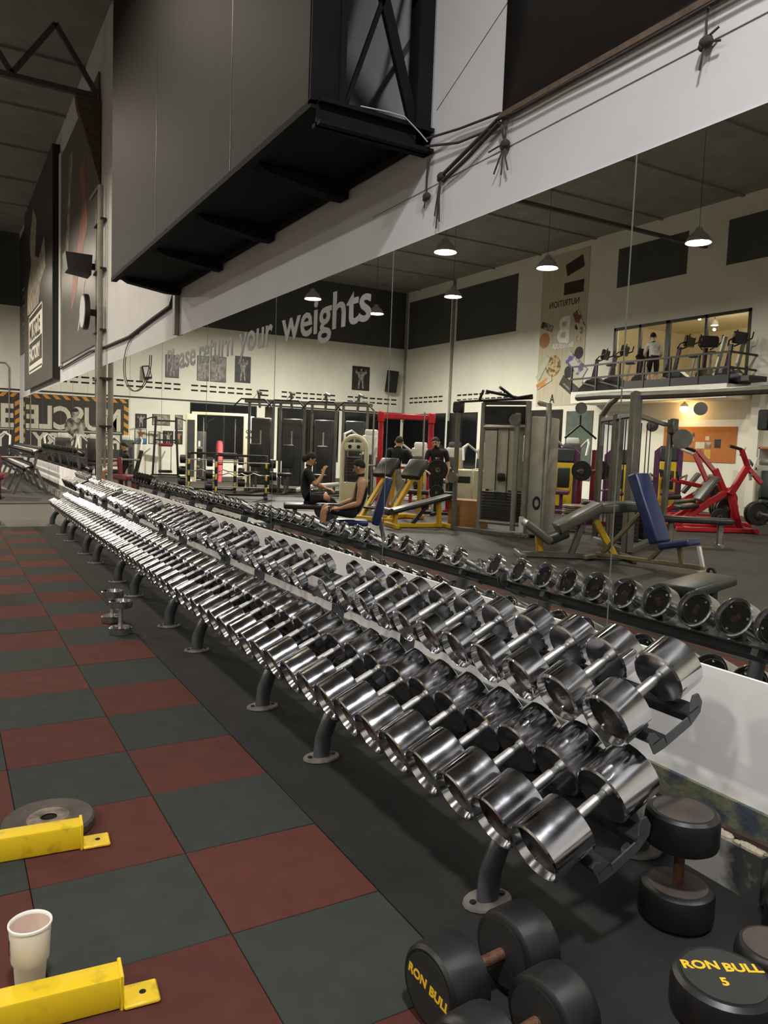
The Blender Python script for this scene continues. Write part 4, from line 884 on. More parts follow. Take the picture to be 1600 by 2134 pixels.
# ---- navy bench behind seated person
t = vthing('upright_bench', 'navy upright bench behind the person in a black tank top', 'bench', 4.33, 8.24, -27); pad(t, 'backrest', (.3, 0, .62), (.12, .36, .75), 15, 'Y', M_blue); pad(t, 'seat', (-.15, 0, .28), (.5, .36, .09), mat=M_blue); bars(t, 'leg', M_gun, [((-.3, 0, .04), (-.2, 0, .24)), ((.35, 0, .04), (.25, 0, .45))], .06); bars(t, 'foot', M_gun, [((-.3, -.25, .03), (-.3, .25, .03)), ((.35, -.25, .03), (.35, .25, .03))], .06)
# ---- red power rack with barbell
t = vthing('power_rack', 'tall red power rack with chrome guide rods behind the yellow machine', 'power rack', 8.7, 14.2, -30)
for x in (-.62, .62):
    bars(t, 'upright', M_red, [((x, 0, 0), (x, 0, 2.3))], .13); bars(t, 'foot', M_red, [((x, -.9, .05), (x, .6, .05))], .1); tubes(t, 'guide_rod', M_silv, [[(x-.18, -.1, .1), (x-.18, -.1, 2.32)]], .022)
bars(t, 'top_beam', M_red, [((-.62, 0, 2.2), (.62, 0, 2.2))], .14); bars(t, 'cross_beam', M_red, [((-.62, -.9, .05), (.62, -.9, .05)), ((-.62, 0, .95), (.62, 0, .95))], .08)
for x in (-.62, .62): MB().rbox((x, -.08, 2.18), (.18, .06, .26), .02, 1).build('bracket', M_red, t)
t = thing('barbell', 'loaded barbell resting across the red power rack', 'barbell', (mx(8.65), 13.9, .98), R(30)); MB().cyl((-1.0, 0, 0), (1.0, 0, 0), .016, None, 10).build('bar', M_silv, t); 
for s in (1, -1): MB().cyl((s*.66, 0, 0), (s*1.02, 0, 0), .025, None, 10).build('sleeve', M_silv, t)
axr = (math.cos(R(30)), math.sin(R(30)), 0)
plate('black weight plate on the far end of the red rack barbell', (mx(8.65)+.8*axr[0], 13.9+.8*axr[1], .98), axr, .225)
plate('large black weight plate on the near end of the red rack barbell', (mx(8.65)-.45*axr[0], 13.9-.45*axr[1], .98), axr, .225)
t = thing('plate_tree', 'dark plate tree holding two big plates beside the bearded man', 'plate rack', (mx(8.2), 12.0, 0)); bars(t, 'post', M_black, [((0, 0, 0), (0, 0, 1.25))], .08); bars(t, 'foot', M_black, [((-.3, -.3, .03), (.3, .3, .03)), ((-.3, .3, .03), (.3, -.3, .03))], .07); tubes(t, 'peg', M_silv, [[(0, 0, .95), (.15, -.22, .97)], [(0, 0, .48), (.15, -.22, .5)]], .024)
plate('largest black weight plate on the upper peg of the plate tree', (mx(8.2)+.12, 12.0-.2, .99), (.56, -.83, 0), .225)
plate('smaller black weight plate on the lower peg of the plate tree', (mx(8.2)+.12, 12.0-.2, .50), (.56, -.83, 0), .16)
plate('black weight plate standing beside the woman sitting cross-legged', (mx(5.15), 11.2, .225), (.5, -.85, .12), .235)
t = vthing('flat_bench', 'flat black bench inside the red power rack', 'bench', 8.6, 12.9, -50); pad(t, 'bench_pad', (0, 0, .42), (1.2, .3, .1)); bars(t, 'leg', M_red, [((-.45, 0, .04), (-.45, 0, .38)), ((.45, 0, .04), (.45, 0, .38))], .07); bars(t, 'foot', M_red, [((-.45, -.25, .03), (-.45, .25, .03)), ((.45, -.25, .03), (.45, .25, .03))], .06)
# ---- cream low machine + plywood box
t = vthing('weight_machine', 'low cream boxed machine between the plate tree and plywood box', 'exercise machine', 9.35, 12.0, -35); MB().rbox((0, 0, .5), (.3, .5, 1.0), .02, 1).build('column', M_creamp, t); MB().rbox((-.35, 0, .55), (.4, .5, .9), .02, 1).build('stack_cover', M_creamp, t); bars(t, 'arm', M_creamp, [((0, 0, 1.0), (-.6, 0, .92))], .08); MB().box(-.5, -.255, .7, -.2, -.25, .85).build('plaque', M_black, t); bars(t, 'foot', M_creamp, [((-.5, 0, .03), (.3, 0, .03))], .12)
t = vthing('plyo_box', 'plywood jump box standing beside the silver cable tower', 'box', 7.25, 9.6, -60)
for a in ((-.3, -.25, 0, -.28, .25, .5), (.28, -.25, 0, .3, .25, .5), (-.28, -.25, 0, .28, -.23, .5), (-.28, .23, 0, .28, .25, .5), (-.3, -.25, .5, .3, .25, .52)): MB().box(*a).build('panel', M_ply, t)
t.location = (mx(7.3), 9.55, 0)
# ---- decline bench
t = vthing('decline_bench', 'long black decline bench on a yellow base beyond the rack', 'bench', 6.3, 9.75, -8); pad(t, 'bench_pad', (.0, 0, .42), (1.35, .32, .08), -14, 'Y'); bars(t, 'leg', M_yfr, [((-.45, 0, .05), (-.42, 0, .26)), ((.45, 0, .05), (.42, 0, .48))], .08); bars(t, 'base', M_yfr, [((-.5, 0, .04), (.55, 0, .04)), ((-.5, -.3, .04), (-.5, .3, .04)), ((.55, -.3, .04), (.55, .3, .04))], .08); bars(t, 'stay', M_black, [((-.1, 0, .06), (.2, 0, .42))], .07); MB().cyl((-.6, -.2, .3), (-.6, .2, .3), .06, None, 12).build('foot_roller', M_pad, t)
# ---- silver cable tower
t = vthing('cable_tower', 'tall silver dual cable tower with grey shrouds and black weight stacks', 'exercise machine', 7.45, 8.6, -62)
for x in (-.42, .42): tubes(t, 'frame_post', M_silv, [[(x, -.28, .03), (x, -.28, 2.28)]], .045)
for z in (.2, 1.86, 2.28): tubes(t, 'cross_tube', M_silv if z < 2 else M_gun, [[(-.42, -.28, z), (.42, -.28, z)]], .038)
for a in ((-.36, -.1), (.1, .36)): MB().box(a[0], -.3, .78, a[1], -.29, 1.8).build('shroud', M_shroud, t)
MB().box(-.12, -.27, .6, .1, -.265, 1.82).build('centre_strip', M_shroud, t); stack(t, 0, -.24, .22, .74, .1, .52, 10); tubes(t, 'lift_rod', M_black, [[(-.12, -.31, .6), (-.12, -.31, 1.85)], [(.09, -.31, .6), (.09, -.31, 1.85)]], .008)
MB().box(-.37, -.3, 1.92, .37, -.27, 2.22).build('top_panel', M_black, t); MB().rbox((-.01, -.32, 1.0), (.14, .05, .14), .03, 2).build('pulley_block', M_black, t)
MB().rbox((.62, .0, 1.05), (.26, .75, 2.0), .03, 2).build('side_shroud', M_shroud, t); tubes(t, 'frame_post', M_silv, [[(.47, -.42, .03), (.47, -.42, 2.3)], [(.76, -.3, .03), (.78, -.28, 2.0), (.74, -.2, 2.25), (.5, 0, 2.3)], [(.3, -.45, .1), (.3, -.45, 2.1)]], .05)
MB().lathe([(0, 0), (.1, 0), (.1, .05), (0, .05)], 18, axes((.28, -.5, 1.98), (1, 0, 0), (0, 0, 1))).build('pulley', M_gun, t); MB().lathe([(.05, 0), (.09, 0), (.09, .004), (.05, .004)], 18, axes((.68, -.378, .6), (1, 0, 0), (0, 0, 1)) @ Matrix.Diagonal((.8, 1.3, 1, 1)), cap=False).build('badge', M_black, t)
tubes(t, 'pull_up_bar', M_black, [[(-.9, -.3, 2.3), (.5, -.35, 2.36)], [(-.5, -.3, 2.33), (-.25, -.7, 2.45)], [(-.2, -.7, 2.45), (.25, -.35, 2.36)], [(.1, -.8, 2.5), (.2, -.4, 2.35), (.5, -.35, 2.4)]], .025); tubes(t, 'outer_post', M_gun, [[(-.9, -.3, .03), (-.9, -.3, 2.25)]], .045); MB().rbox((-.9, -.3, 2.2), (.2, .1, .2), .02, 1).build('corner_block', M_black, t); MB().lathe([(0, 0), (.1, 0), (.1, .08), (0, .08)], 16, axes((-.92, -.32, .95), (1, 0, 0), (0, 0, 1))).build('adjuster', M_gun, t)
tubes(t, 'hook', M_silv, [[(.36, -.47, 1.1), (.36, -.47, 1.5)], [(.33, -.47, .45), (.33, -.47, .75)]], .014); bars(t, 'base', M_gun, [((-.5, -.3, .03), (.6, -.45, .03)), ((.5, -.5, .04), (.6, .4, .04)), ((-.9, -.3, .03), (-.4, -.3, .03))], .08); MB().rbox((.46, -.46, .22), (.09, .02, .28), .008, 1).build('sticker', M_whitep, t)
# ---- silver kegs
keg = MB().lathe([(0, 0), (.2, 0), (.225, .015), (.225, .05), (.215, .06), (.215, .1), (.225, .11), (.225, .15), (.2, .165), (0, .165)], 24).mesh('keg_body', M_tan); kr = MB().lathe([(.226, .07), (.23, .08), (.226, .09)], 24, cap=False).mesh('keg_band', M_silv)
for i in range(3):
    t = thing('metal_drum', ('bottom', 'middle', 'top')[i]+' drum of the stacked shiny metal drums by the silver cable tower', 'drum', (mx(9.05), 8.6, .168*i), 0, 'stacked metal drums'); obj('keg_body', keg, t); obj('keg_band', kr, t)
# ---- purple machines with yellow panels
def purple(label, xv, yv, rz, h=1.6):
    t = thing('weight_machine', label, 'exercise machine', (mx(xv), yv, 0), rz, 'purple machines with yellow panels')
    MB().prism([(-.36, 0), (.36, 0), (.36, h-.15), (.2, h), (-.2, h), (-.36, h-.15)], -.14, .14, Matrix.Translation((0, .3, 0)) @ Matrix.Rotation(R(90), 4, 'X')).build('tower', M_purp, t)
    MB().rbox((0, .14, h*.88), (.44, .04, h*.2), .03, 1).build('head_cover', M_shdk, t); MB().rbox((0, .145, h*.42), (.42, .02, h*.68), .01, 1).build('yellow_panel', M_yelm, t)
    pad(t, 'seat', (0, -.45, .5), (.36, .4, .1), mat=M_purp); pad(t, 'back_pad', (0, -.1, .85), (.3, .1, .5), mat=M_pad); bars(t, 'frame', M_purp, [((0, -.75, .05), (0, .3, .05)), ((-.3, -.75, .05), (.3, -.75, .05)), ((-.35, .3, .05), (.35, .3, .05)), ((0, -.45, .05), (0, -.45, .46))], .08); tubes(t, 'arm', M_silv, [[(-.3, .1, .9), (-.45, -.4, 1.0), (-.4, -.7, .8)], [(.3, .1, .9), (.45, -.4, 1.0), (.4, -.7, .8)]], .03)
purple('purple and yellow weight machine behind the metal drums', 12.2, 12.3, R(48)); purple('purple and yellow weight machine behind the grey functional tower', 13.75, 12.0, R(48)); purple('tall purple and yellow weight machine left of the cork board', 15.5, 11.9, R(48), 1.75)
selector('charcoal weight machine with a white top behind the purple one', 14.3, 14.3, R(48), M_shdk, M_whitep, 1.75)
t = thing('press_bench', 'dark red bench press station with a loaded bar behind the drums', 'bench', (mx(10.3), 9.6, 0), R(-30)); bars(t, 'upright', M_dred, [((-.5, 0, 0), (-.5, 0, 1.55)), ((.5, 0, 0), (.5, 0, 1.2))], .1); tubes(t, 'bar', M_silv, [[(-1.0, -.1, 1.12), (1.0, -.1, 1.12)], [(-.7, -.3, .72), (.4, -.3, .72)]], .02); pad(t, 'bench_pad', (0, -.5, .45), (.3, 1.0, .1), mat=M_purp); bars(t, 'leg', M_dred, [((0, -.9, .03), (0, -.9, .42)), ((-.5, 0, .05), (.5, 0, .05)), ((0, 0, .05), (0, -.95, .05))], .08)
axp = (math.cos(R(-30)), math.sin(R(-30)), 0)
plate('black weight plate on the left end of the dark red bench press bar', (mx(10.3)-.75*axp[0]-.05, 9.6-.75*axp[1]-.09, 1.12), axp, .2); plate('black weight plate on the right end of the dark red bench press bar', (mx(10.3)+.75*axp[0]-.05, 9.6+.75*axp[1]-.09, 1.12), axp, .2)
plate('black weight plate leaning low before the dark red bench press', (mx(9.75), 9.0, .3), (.3, -.95, .0), .22)
# ---- grey functional tower with an overhead beam
t = vthing('functional_tower', 'tall grey four-post cable tower with a long overhead beam', 'exercise machine', 8.5, 7.0, 0)
bars(t, 'main_post', M_gun, [((-.98, -1.12, .02), (-.85, -1.0, 2.40))], .16, .12)
for x, y, h in ((-.25, .25, 2.12), (.45, .62, 2.1), (-.55, -.35, 2.1), (.9, .9, 2.1)): bars(t, 'post', M_gun, [((x, y, .02), (x, y, h))], .1, .07)
tubes(t, 'overhead_beam', M_gun, [[(-.1, 1.0, 2.43), (-.3, .2, 2.42), (-.75, -.85, 2.36)], [(-.8, -1.0, 2.34), (-.55, -1.7, 2.36), (-.4, -2.8, 2.38), (-.2, -4.2, 2.4)]], .06)
tubes(t, 'curved_brace', M_silv, [[(-.25, .25, 1.6), (-.25, .25, 2.1), (-.35, .0, 2.28), (-.5, -.3, 2.36)]], .05)
bars(t, 'cross_beam', M_gun, [((-.25, .25, 2.02), (-.85, -1.0, 2.06)), ((-.85, -1.0, 2.06), (1.3, .25, 2.02)), ((.45, .62, 2.0), (-.25, .25, 2.0))], .07)
for x, y in ((-.45, -.2), (-.4, -.05), (-.6, -.6), (.1, -.2), (.3, -.1), (.55, .0), (.75, .1), (-.7, -.8)): tubes(t, 'cable', M_black, [[(x, y, .35), (x, y, 2.0)]], .009)
stack(t, .0, -.1, .05, .4, .35, .55, 8); stack(t, .65, .05, .05, .35, .35, .5, 8)
for c in ((-.15, .85, 2.24), (.2, -1.3, 2.2), (.9, .2, 1.98)): MB().lathe([(0, -.02), (.1, -.02), (.1, .02), (0, .02)], 18, axes(c, (.75, -.66, 0), (0, 0, 1))).build('pulley', M_gun, t)
tubes(t, 'strap_handle', M_black, [[(-.15, .85, 2.12), (-.15, .85, 1.95), (-.35, 1.0, 1.72)], [(-.15, .85, 1.95), (.05, .65, 1.72)]], .018); bars(t, 'base', M_gun, [((-.98, -1.12, .04), (-.25, .25, .04)), ((-.98, -1.12, .04), (1.28, .2, .04)), ((-.25, .25, .04), (.45, .62, .04))], .1)
bars(t, 'perforated_post', M_gun, [((1.28, .17, .02), (1.45, .26, 2.1))], .1, .08); MB().lathe([(0, 0), (.17, 0), (.17, .06), (0, .06)], 22, axes((1.55, .1, 1.78), (.75, -.66, 0), (0, 0, 1))).build('cam_disc', M_gun, t); MB().rbox((1.42, .2, 2.0), (.16, .14, .26), .02, 1).build('pulley_box', M_gun, t)
# ---- benches near the tiles
t = vthing('adjustable_bench', 'grey padded adjustable bench with a yellow and black leg', 'bench', 6.5, 5.7, -30)
pad(t, 'seat', (.40, 0, .74), (.5, .42, .13), -6, 'Y', M_padg); pad(t, 'backrest', (-.12, 0, .58), (.68, .42, .14), -30, 'Y', M_padg); pad(t, 'foot_pad', (-.68, 0, .36), (.45, .36, .11), 36, 'Y', M_padg)
bars(t, 'leg', M_yfr, [((.42, 0, .05), (.12, 0, .55)), ((-.62, 0, .08), (-.66, 0, .3))], .09); bars(t, 'post', M_gun, [((-.2, 0, .05), (-.05, 0, .5))], .09); bars(t, 'base', M_gun, [((-.9, 0, .04), (.6, 0, .04)), ((.6, -.3, .04), (.6, .3, .04)), ((-.9, -.3, .04), (-.9, .3, .04))], .08); pad(t, 'knee_pad', (-.4, 0, .3), (.3, .28, .12), -25, 'Y', M_pad)
t = vthing('incline_bench', 'blue incline bench with a tall navy backrest on a pale frame', 'bench', 6.82, 4.68, -78)
pad(t, 'backrest', (-.2, 0, .78), (.14, .36, .95), -24, 'Y', M_blue); pad(t, 'seat', (.24, 0, .36), (.42, .34, .09), -14, 'Y', M_blue)
bars(t, 'frame', M_tan, [((.6, 0, .1), (-.95, 0, .08)), ((-.15, 0, .1), (.05, 0, .32)), ((.3, 0, .1), (.25, 0, .32)), ((-.85, 0, .1), (-.32, 0, .7))], .055); bars(t, 'foot', M_tan, [((.6, -.2, .05), (.6, .2, .05)), ((-.95, -.28, .05), (-.95, .28, .05))], .06); bars(t, 'tail_post', M_whitep, [((.58, 0, .06), (.5, 0, .36))], .05)
MB().lathe([(.03, -.015), (.06, -.015), (.06, .015), (.03, .015)], 14, axes((.68, 0, .062), (1, 0, 0), (0, 0, 1)), cap=False).build('wheel', M_pad, t)
t = vthing('flat_bench', 'flat black bench with grey legs in front of the red machines', 'bench', 9.6, 6.35, -40); pad(t, 'bench_pad', (0, 0, .43), (1.15, .32, .1)); bars(t, 'leg', M_silv, [((-.38, 0, .04), (-.38, 0, .38)), ((.4, 0, .04), (.4, 0, .38))], .09); bars(t, 'foot', M_silv, [((-.38, -.2, .025), (-.38, .2, .025)), ((.4, -.2, .025), (.4, .2, .025))], .07)
t = vthing('flat_bench', 'nearest flat dark bench just beyond the tiles in the mirror', 'bench', 4.36, 2.2, 18); pad(t, 'bench_pad', (0, 0, .38), (1.0, .34, .09)); bars(t, 'leg', M_black, [((-.36, 0, .04), (-.33, 0, .34)), ((.36, 0, .04), (.33, 0, .34))], .12, .08); bars(t, 'foot', M_black, [((-.36, -.22, .025), (-.36, .22, .025)), ((.36, -.22, .025), (.36, .22, .025))], .07)
# ---- red plate loaded machines
def red_machine(label, xv, yv, rz, tall=True):
    t = thing('plate_machine', label, 'exercise machine', (mx(xv), yv, 0), rz, 'red plate-loaded machines')
    bars(t, 'base', M_red, [((-.8, -.35, .05), (.8, -.35, .05)), ((-.8, .35, .05), (.8, .35, .05)), ((.8, -.5, .05), (.8, .5, .05)), ((-.5, -.35, .05), (-.5, .35, .05))], .09)
    bars(t, 'slanted_beam', M_red, [((-.7, 0, .08), (.35, 0, .78)), ((.7, 0, .05), (.45, 0, .8))], .12)
    tubes(t, 'curved_leg', M_red, [[(.3, 0, .75), (.6, -.2, .78), (.75, -.35, .6), (.78, -.4, .05)]], .06)
    pad(t, 'back_pad', (-.05, 0, .85), (.1, .32, .6), 35, 'Y', M_padg); pad(t, 'seat', (-.45, 0, .48), (.4, .34, .09), -8, 'Y')
    if tall:
        bars(t, 'upper_post', M_red, [((.4, -.1, .75), (.15, -.12, 1.25)), ((.4, .1, .75), (.7, .15, 1.35))], .12)
        bars(t, 'lever', M_red, [((.15, -.12, 1.2), (-.15, -.3, 1.62)), ((.1, -.1, .8), (-.2, -.3, 1.55)), ((.7, .15, 1.3), (.45, .3, 1.66)), ((.7, .15, 1.3), (.95, .25, 1.0))], .09, .07)
        tubes(t, 'chrome_horn', M_whitep, [[(-.15, -.3, 1.5), (-.35, -.55, 1.62)], [(.5, .2, 1.55), (.72, -.05, 1.7)], [(.75, .2, 1.15), (1.0, -.05, 1.5)]], .028); tubes(t, 'grip', M_pad, [[(-.2, -.3, 1.6), (-.5, -.25, 1.68)], [(.45, .3, 1.66), (.15, .38, 1.72)]], .032)
    else:
        bars(t, 'lever', M_red, [((.3, -.2, .75), (-.7, -.3, .95)), ((.3, .2, .75), (-.7, .3, .95))], .08); tubes(t, 'grip', M_pad, [[(-.7, -.3, .95), (-.75, -.3, 1.15)], [(-.7, .3, .95), (-.75, .3, 1.15)]], .03)
    tubes(t, 'plate_horn', M_silv, [[(.7, -.45, .42), (.7, -.95, .42)], [(.7, .45, .42), (.7, .95, .42)]], .026)
    return t
red_machine('tall red plate-loaded machine with raised chrome horns at the right', 12.2, 8.1, R(205))
Mr = Matrix.Translation((mx(12.2), 8.1, 0)) @ Matrix.Rotation(R(205), 4, 'Z')
for i, (yy, r_) in enumerate(((-.52, .235), (-.62, .235), (-.72, .235), (-.82, .235), (.55, .235), (.65, .235))):
    p_ = Mr @ Vector((.7, yy, .42)); a_ = Mr.to_3x3() @ Vector((0, 1, 0)); plate(f'dark weight plate on the {"outer" if yy < 0 else "inner"} horn of the tall red machine, {ORD[i if yy < 0 else i-4]} from the frame', p_, a_, r_, .07)
red_machine('low red plate-loaded machine left of the tall red one', 13.5, 9.15, R(215), False); red_machine('red plate-loaded machine farthest left under the cork board', 14.5, 10.3, R(225), False)
p_ = Vector((mx(13.0), 8.45, .72)); plate('chrome-ringed weight plate on the low red machine', p_, (.5, -.85, 0), .2); plate('small grey weight plate low behind the tall red machine', p_+Vector((.4, -.35, -.45)), (.6, -.8, 0), .17)
selector('grey weight machine with a padded roller arm under the cork board', 15.75, 9.2, R(48), M_shroud, M_silv, 1.35)
red_machine('red machine partly cut off at the right edge of the mirror view', 13.2, 6.2, R(200), False)
# ---- far direct view: second rack run and red bars by the striped corner
t = thing('far_dumbbell_rack', 'far dark dumbbell rack beyond the grey floor strip', 'dumbbell rack', (0, 17.5, 0))
for y in (.3, 2.0, 3.7, 5.4, 7.1):
    for nm, p, q in (('leg', (.2, y, .0), (.45, y, .62)), ('leg', (.95, y, 0), (.7, y, .62)), ('leg', (.62, y, .5), (.72, y, .98))): MB().bar(p, q, .06, .05, (0, 1, 0)).build(nm, M_gun, t)
for x, z in ((.38, .5), (.62, .6), (.55, .88), (.8, .98)): MB().box(x-.05, 0, z, x+.05, 7.4, z+.02).build('rail', M_rackdk, t)
fd = ('far', .07, .07); dumbbell_meshes(fd, .07, .07, .12, M_rubber, n=14)
for row, (cx_, cz_) in enumerate(((.50, .66), (.68, 1.04))):
    for k_ in range(28):
        place_dumbbell('rubber_dumbbell', fd, .07, .12, Matrix.Translation((cx_, 17.7+.25*k_, cz_)) @ Matrix.Rotation(R(67), 4, 'Y'), f'dark dumbbell on the {"lower" if row == 0 else "upper"} tier of the far rack, {ordinal(k_+1)} from the near end', 'dark dumbbells on the far rack', False)
t = thing('floor_bench', 'dark low bench cut by the left edge beyond the tiles', 'bench', (-.36, 11.6, 0), R(0)); pad(t, 'bench_pad', (-.25, 0, .45), (.35, .9, .09)); bars(t, 'leg', M_gun, [((-.2, -.2, .06), (-.3, -.2, .42))], .05); bars(t, 'foot', M_tan, [((-.45, -.2, .03), (-.08, -.2, .03))], .07)
t = thing('plate_machine', 'dark red plate-loaded bench far at the left edge', 'exercise machine', (-.22, 16.6, 0), R(80)); pad(t, 'seat', (0, 0, .5), (.9, .4, .12), mat=M_dred); bars(t, 'frame', M_dred, [((-.4, 0, .05), (-.4, 0, .45)), ((.4, 0, .05), (.4, 0, .45)), ((-.5, 0, .05), (.5, 0, .05)), ((.4, 0, .45), (.5, 0, .95))], .1); tubes(t, 'bar', M_silv, [[(.5, -.5, .9), (.5, .5, .9)]], .025)

flip_all()
text_obj('brand_word', 'CYBEX', .1, M_black, axes((-.95-.17, -.174, 1.55), (1, 0, 0), (0, 0, 1)), CYB, .001, .003, .9)
# ================================================================ people (laid out as the mirror shows them)
M_skin = pm('skin', '#b98a6c', .5, var=.08, scale=8, spec=.4)
M_skinl = pm('light_skin', '#c9a088', .5, var=.08, scale=8, spec=.4)
M_blk = pm('black_cloth', '#191919', .85, var=.2, scale=14)
M_navy = pm('dark_shorts_cloth', '#1c1e26', .85, var=.2, scale=14)
M_greycl = pm('grey_cloth', '#8c8a86', .85, var=.15, scale=14)
M_whitecl = pm('white_cloth', '#c4c2be', .85, var=.1, scale=14)
M_shoe = pm('white_shoe', '#c9c6c0', .6)
M_hair = pm('dark_hair', '#17130f', .8, var=.3, scale=40)
M_hairb = pm('brown_hair', '#3b2a1d', .8, var=.3, scale=40)
def lp(a, b, f): return tuple(a[i]+(b[i]-a[i])*f for i in range(3))
def person(label, xv, yv, zb, rzv, J, skin, shirt, short, shoe, hair, face=1, longhair=False, beard=False, sleeves=True, calf_skin=True, headyaw=0):
    t = thing('person', label, 'person', (mx(xv), yv, zb), -R(rzv)); FLIP.append(t)
    V = []; E = []; RA = []; MI = []
    def add(p, r, m_, prev=None):
        V.append(p); RA.append(r); MI.append(m_)
        if prev is not None: E.append((prev, len(V)-1))
        return len(V)-1
    # slots: 0 skin 1 shirt 2 shorts 3 shoe
    hip, chest, neck, head = J['hip'], J['chest'], J['neck'], J['head']
    a0 = add(hip, (.165, .14), 2); a1 = add(lp(hip, chest, .45), (.15, .125), 1, a0); a2 = add(lp(hip, chest, .8), (.175, .14), 1, a1); a3 = add(chest, (.165, .13), 1, a2); a4 = add(lp(chest, neck, .7), (.08, .075), 1 if sleeves else 0, a3); a5 = add(neck, (.06, .06), 0, a4)
    hz = Vector(head); nv = Vector(neck); d = (hz-nv).normalized()
    h1 = add(tuple(hz-d*.055), (.066, .075), 0, a5); h2 = add(tuple(hz+d*.02), (.077, .092), 0, h1); h3 = add(tuple(hz+d*.085), (.062, .072), 0, h2)
    for s in ('l', 'r'):
        sh, el, wr, hd = J['sh'+s], J['el'+s], J['wr'+s], J['hd'+s]
        b0 = add(sh, (.08, .08), 1 if sleeves else 0, a3); b1 = add(lp(sh, el, .5), (.062, .062), 1 if sleeves else 0, b0); b2 = add(el, (.047, .047), 0, b1); b3 = add(lp(el, wr, .35), (.048, .048), 0, b2); b4 = add(wr, (.028, .028), 0, b3)
        dv = (Vector(hd)-Vector(wr)).normalized(); side = dv.cross(Vector((0, 0, 1)))
        side = side.normalized() if side.length > .1 else Vector((1, 0, 0)); up_ = side.cross(dv)
        pm_ = add(tuple(Vector(wr)+dv*.055), (.036, .022), 0, b4); kn = add(tuple(Vector(wr)+dv*.095), (.038, .018), 0, pm_)
        for k_, (o_, L_) in enumerate(((-.03, .06), (-.01, .075), (.01, .072), (.03, .055))):
            f0 = add(tuple(Vector(wr)+dv*.115+side*o_), (.0105, .0105), 0, kn); f1 = add(tuple(Vector(wr)+dv*(.115+L_*.5)+side*o_*1.1-up_*.012), (.0095, .0095), 0, f0); add(tuple(Vector(wr)+dv*(.11+L_*.8)+side*o_*1.1-up_*.04), (.008, .008), 0, f1)
        th = add(tuple(Vector(wr)+dv*.06+side*(-.045)), (.012, .012), 0, pm_); add(tuple(Vector(wr)+dv*.1+side*(-.062)-up_*.01), (.01, .01), 0, th)
        hj, kn_, an, to = J['hj'+s], J['kn'+s], J['an'+s], J['to'+s]
        c0 = add(hj, (.1, .1), 2, a0); c1 = add(lp(hj, kn_, .55), (.082, .082), 2, c0); c1b = add(lp(hj, kn_, .78), (.066, .066), 2 if J.get('longshort') else 0, c1); c2 = add(kn_, (.056, .056), 0, c1b); c3 = add(lp(kn_, an, .35), (.058, .058), 0, c2); c4 = add(lp(kn_, an, .8), (.036, .036), 0, c3); c5 = add(an, (.036, .04), 3, c4); c6 = add(lp(an, to, .5), (.042, .036), 3, c5); add(to, (.038, .026), 3, c6)
    me = bpy.data.meshes.new('body_frame'); me.from_pydata(V, E, []); o = bpy.data.objects.new('body_frame', me); COL.objects.link(o)
    sk = o.modifiers.new('skin', 'SKIN'); sk.branch_smoothing = .6; sk.use_smooth_shade = True
    lay = me.skin_vertices[0].data
    for i, r_ in enumerate(RA): lay[i].radius = r_; lay[i].use_root = (i == 0)
    sb = o.modifiers.new('sub', 'SUBSURF'); sb.levels = 2; sb.render_levels = 2
    dg = bpy.context.evaluated_depsgraph_get(); dg.update(); bm_ = bpy.data.meshes.new_from_object(o.evaluated_get(dg)); bpy.data.objects.remove(o)
    bm_.materials.clear()
    for m_ in (skin, shirt, short, shoe): bm_.materials.append(m_)
    # colour each face by the nearest bone
    segs = [(Vector(V[a]), Vector(V[b]), MI[a], MI[b], max(RA[a]), max(RA[b])) for a, b in E]
    for pl in bm_.polygons:
        c = pl.center; best = (9, 0)
        for p, q, ma, mb_, ra, rb in segs:
            pq = q-p; f = max(0, min(1, (c-p).dot(pq)/max(pq.length_squared, 1e-9))); dd = (c-(p+pq*f)).length/(ra+(rb-ra)*f)
            if dd < best[0]: best = (dd, ma if f < .5 else mb_)
        pl.material_index = best[1]; pl.use_smooth = True
    obj('body', bm_, t)
    # head details; local frame of the head: forward = face direction
    F = Vector((math.cos(R(headyaw)), math.sin(R(headyaw)), 0)); U = d; S_ = U.cross(F).normalized(); F = S_.cross(U).normalized()
    H = Matrix((F, S_, U)).transposed().to_4x4(); H.translation = hz
    hb = MB()
    n_, k2 = 18, 10; vs = []; fs = []
    for i in range(k2+1):
        for j in range(n_):
            th_ = math.pi*i/k2; ph = 2*math.pi*j/n_
            x, y, z = math.sin(th_)*math.cos(ph), math.sin(th_)*math.sin(ph), math.cos(th_)
            lim = (-.05+.65*x if x > 0 else -.05+.55*x) if not longhair else (-.3+.85*x if x > 0 else -.3+.4*x)
            if z < lim: z2 = lim; sc_ = .98
            else: z2 = z; sc_ = 1
            vs.append((x*.097*sc_-.006, y*.0845*sc_, .028+z2*.108))
        
    for i in range(k2):
        for j in range(n_): fs.append((i*n_+j, i*n_+(j+1) % n_, (i+1)*n_+(j+1) % n_, (i+1)*n_+j))
    hb.add(vs, fs, H)
    if longhair: hb.ball(H @ Vector((-.11, 0, -.02)), .05, 10, 8, (1, 1, 1.3))
    hb.build('hair', hair, t, 60)
    MB().ball(H @ Vector((.092, 0, -.022)), .017, 8, 6, (1, 1, 1.4)).build('nose', skin, t)
    for s in (1, -1):
        MB().ball(H @ Vector((.083, s*.034, .012)), .0105, 8, 6).build('eye', M_blk, t); MB().ball(H @ Vector((-.008, s*.083, -.005)), .026, 8, 6, (.7, .5, 1.2)).build('ear', skin, t)
        MB().bar(H @ Vector((.084, s*.016, .034)), H @ Vector((.079, s*.052, .034)), .008, .007).build('eyebrow', hair, t)
    MB().ball(H @ Vector((.078, 0, -.066)), .02, 8, 6, (.6, 1.3, .35)).build('mouth', pm('lips', '#8f5a4d', .5), t)
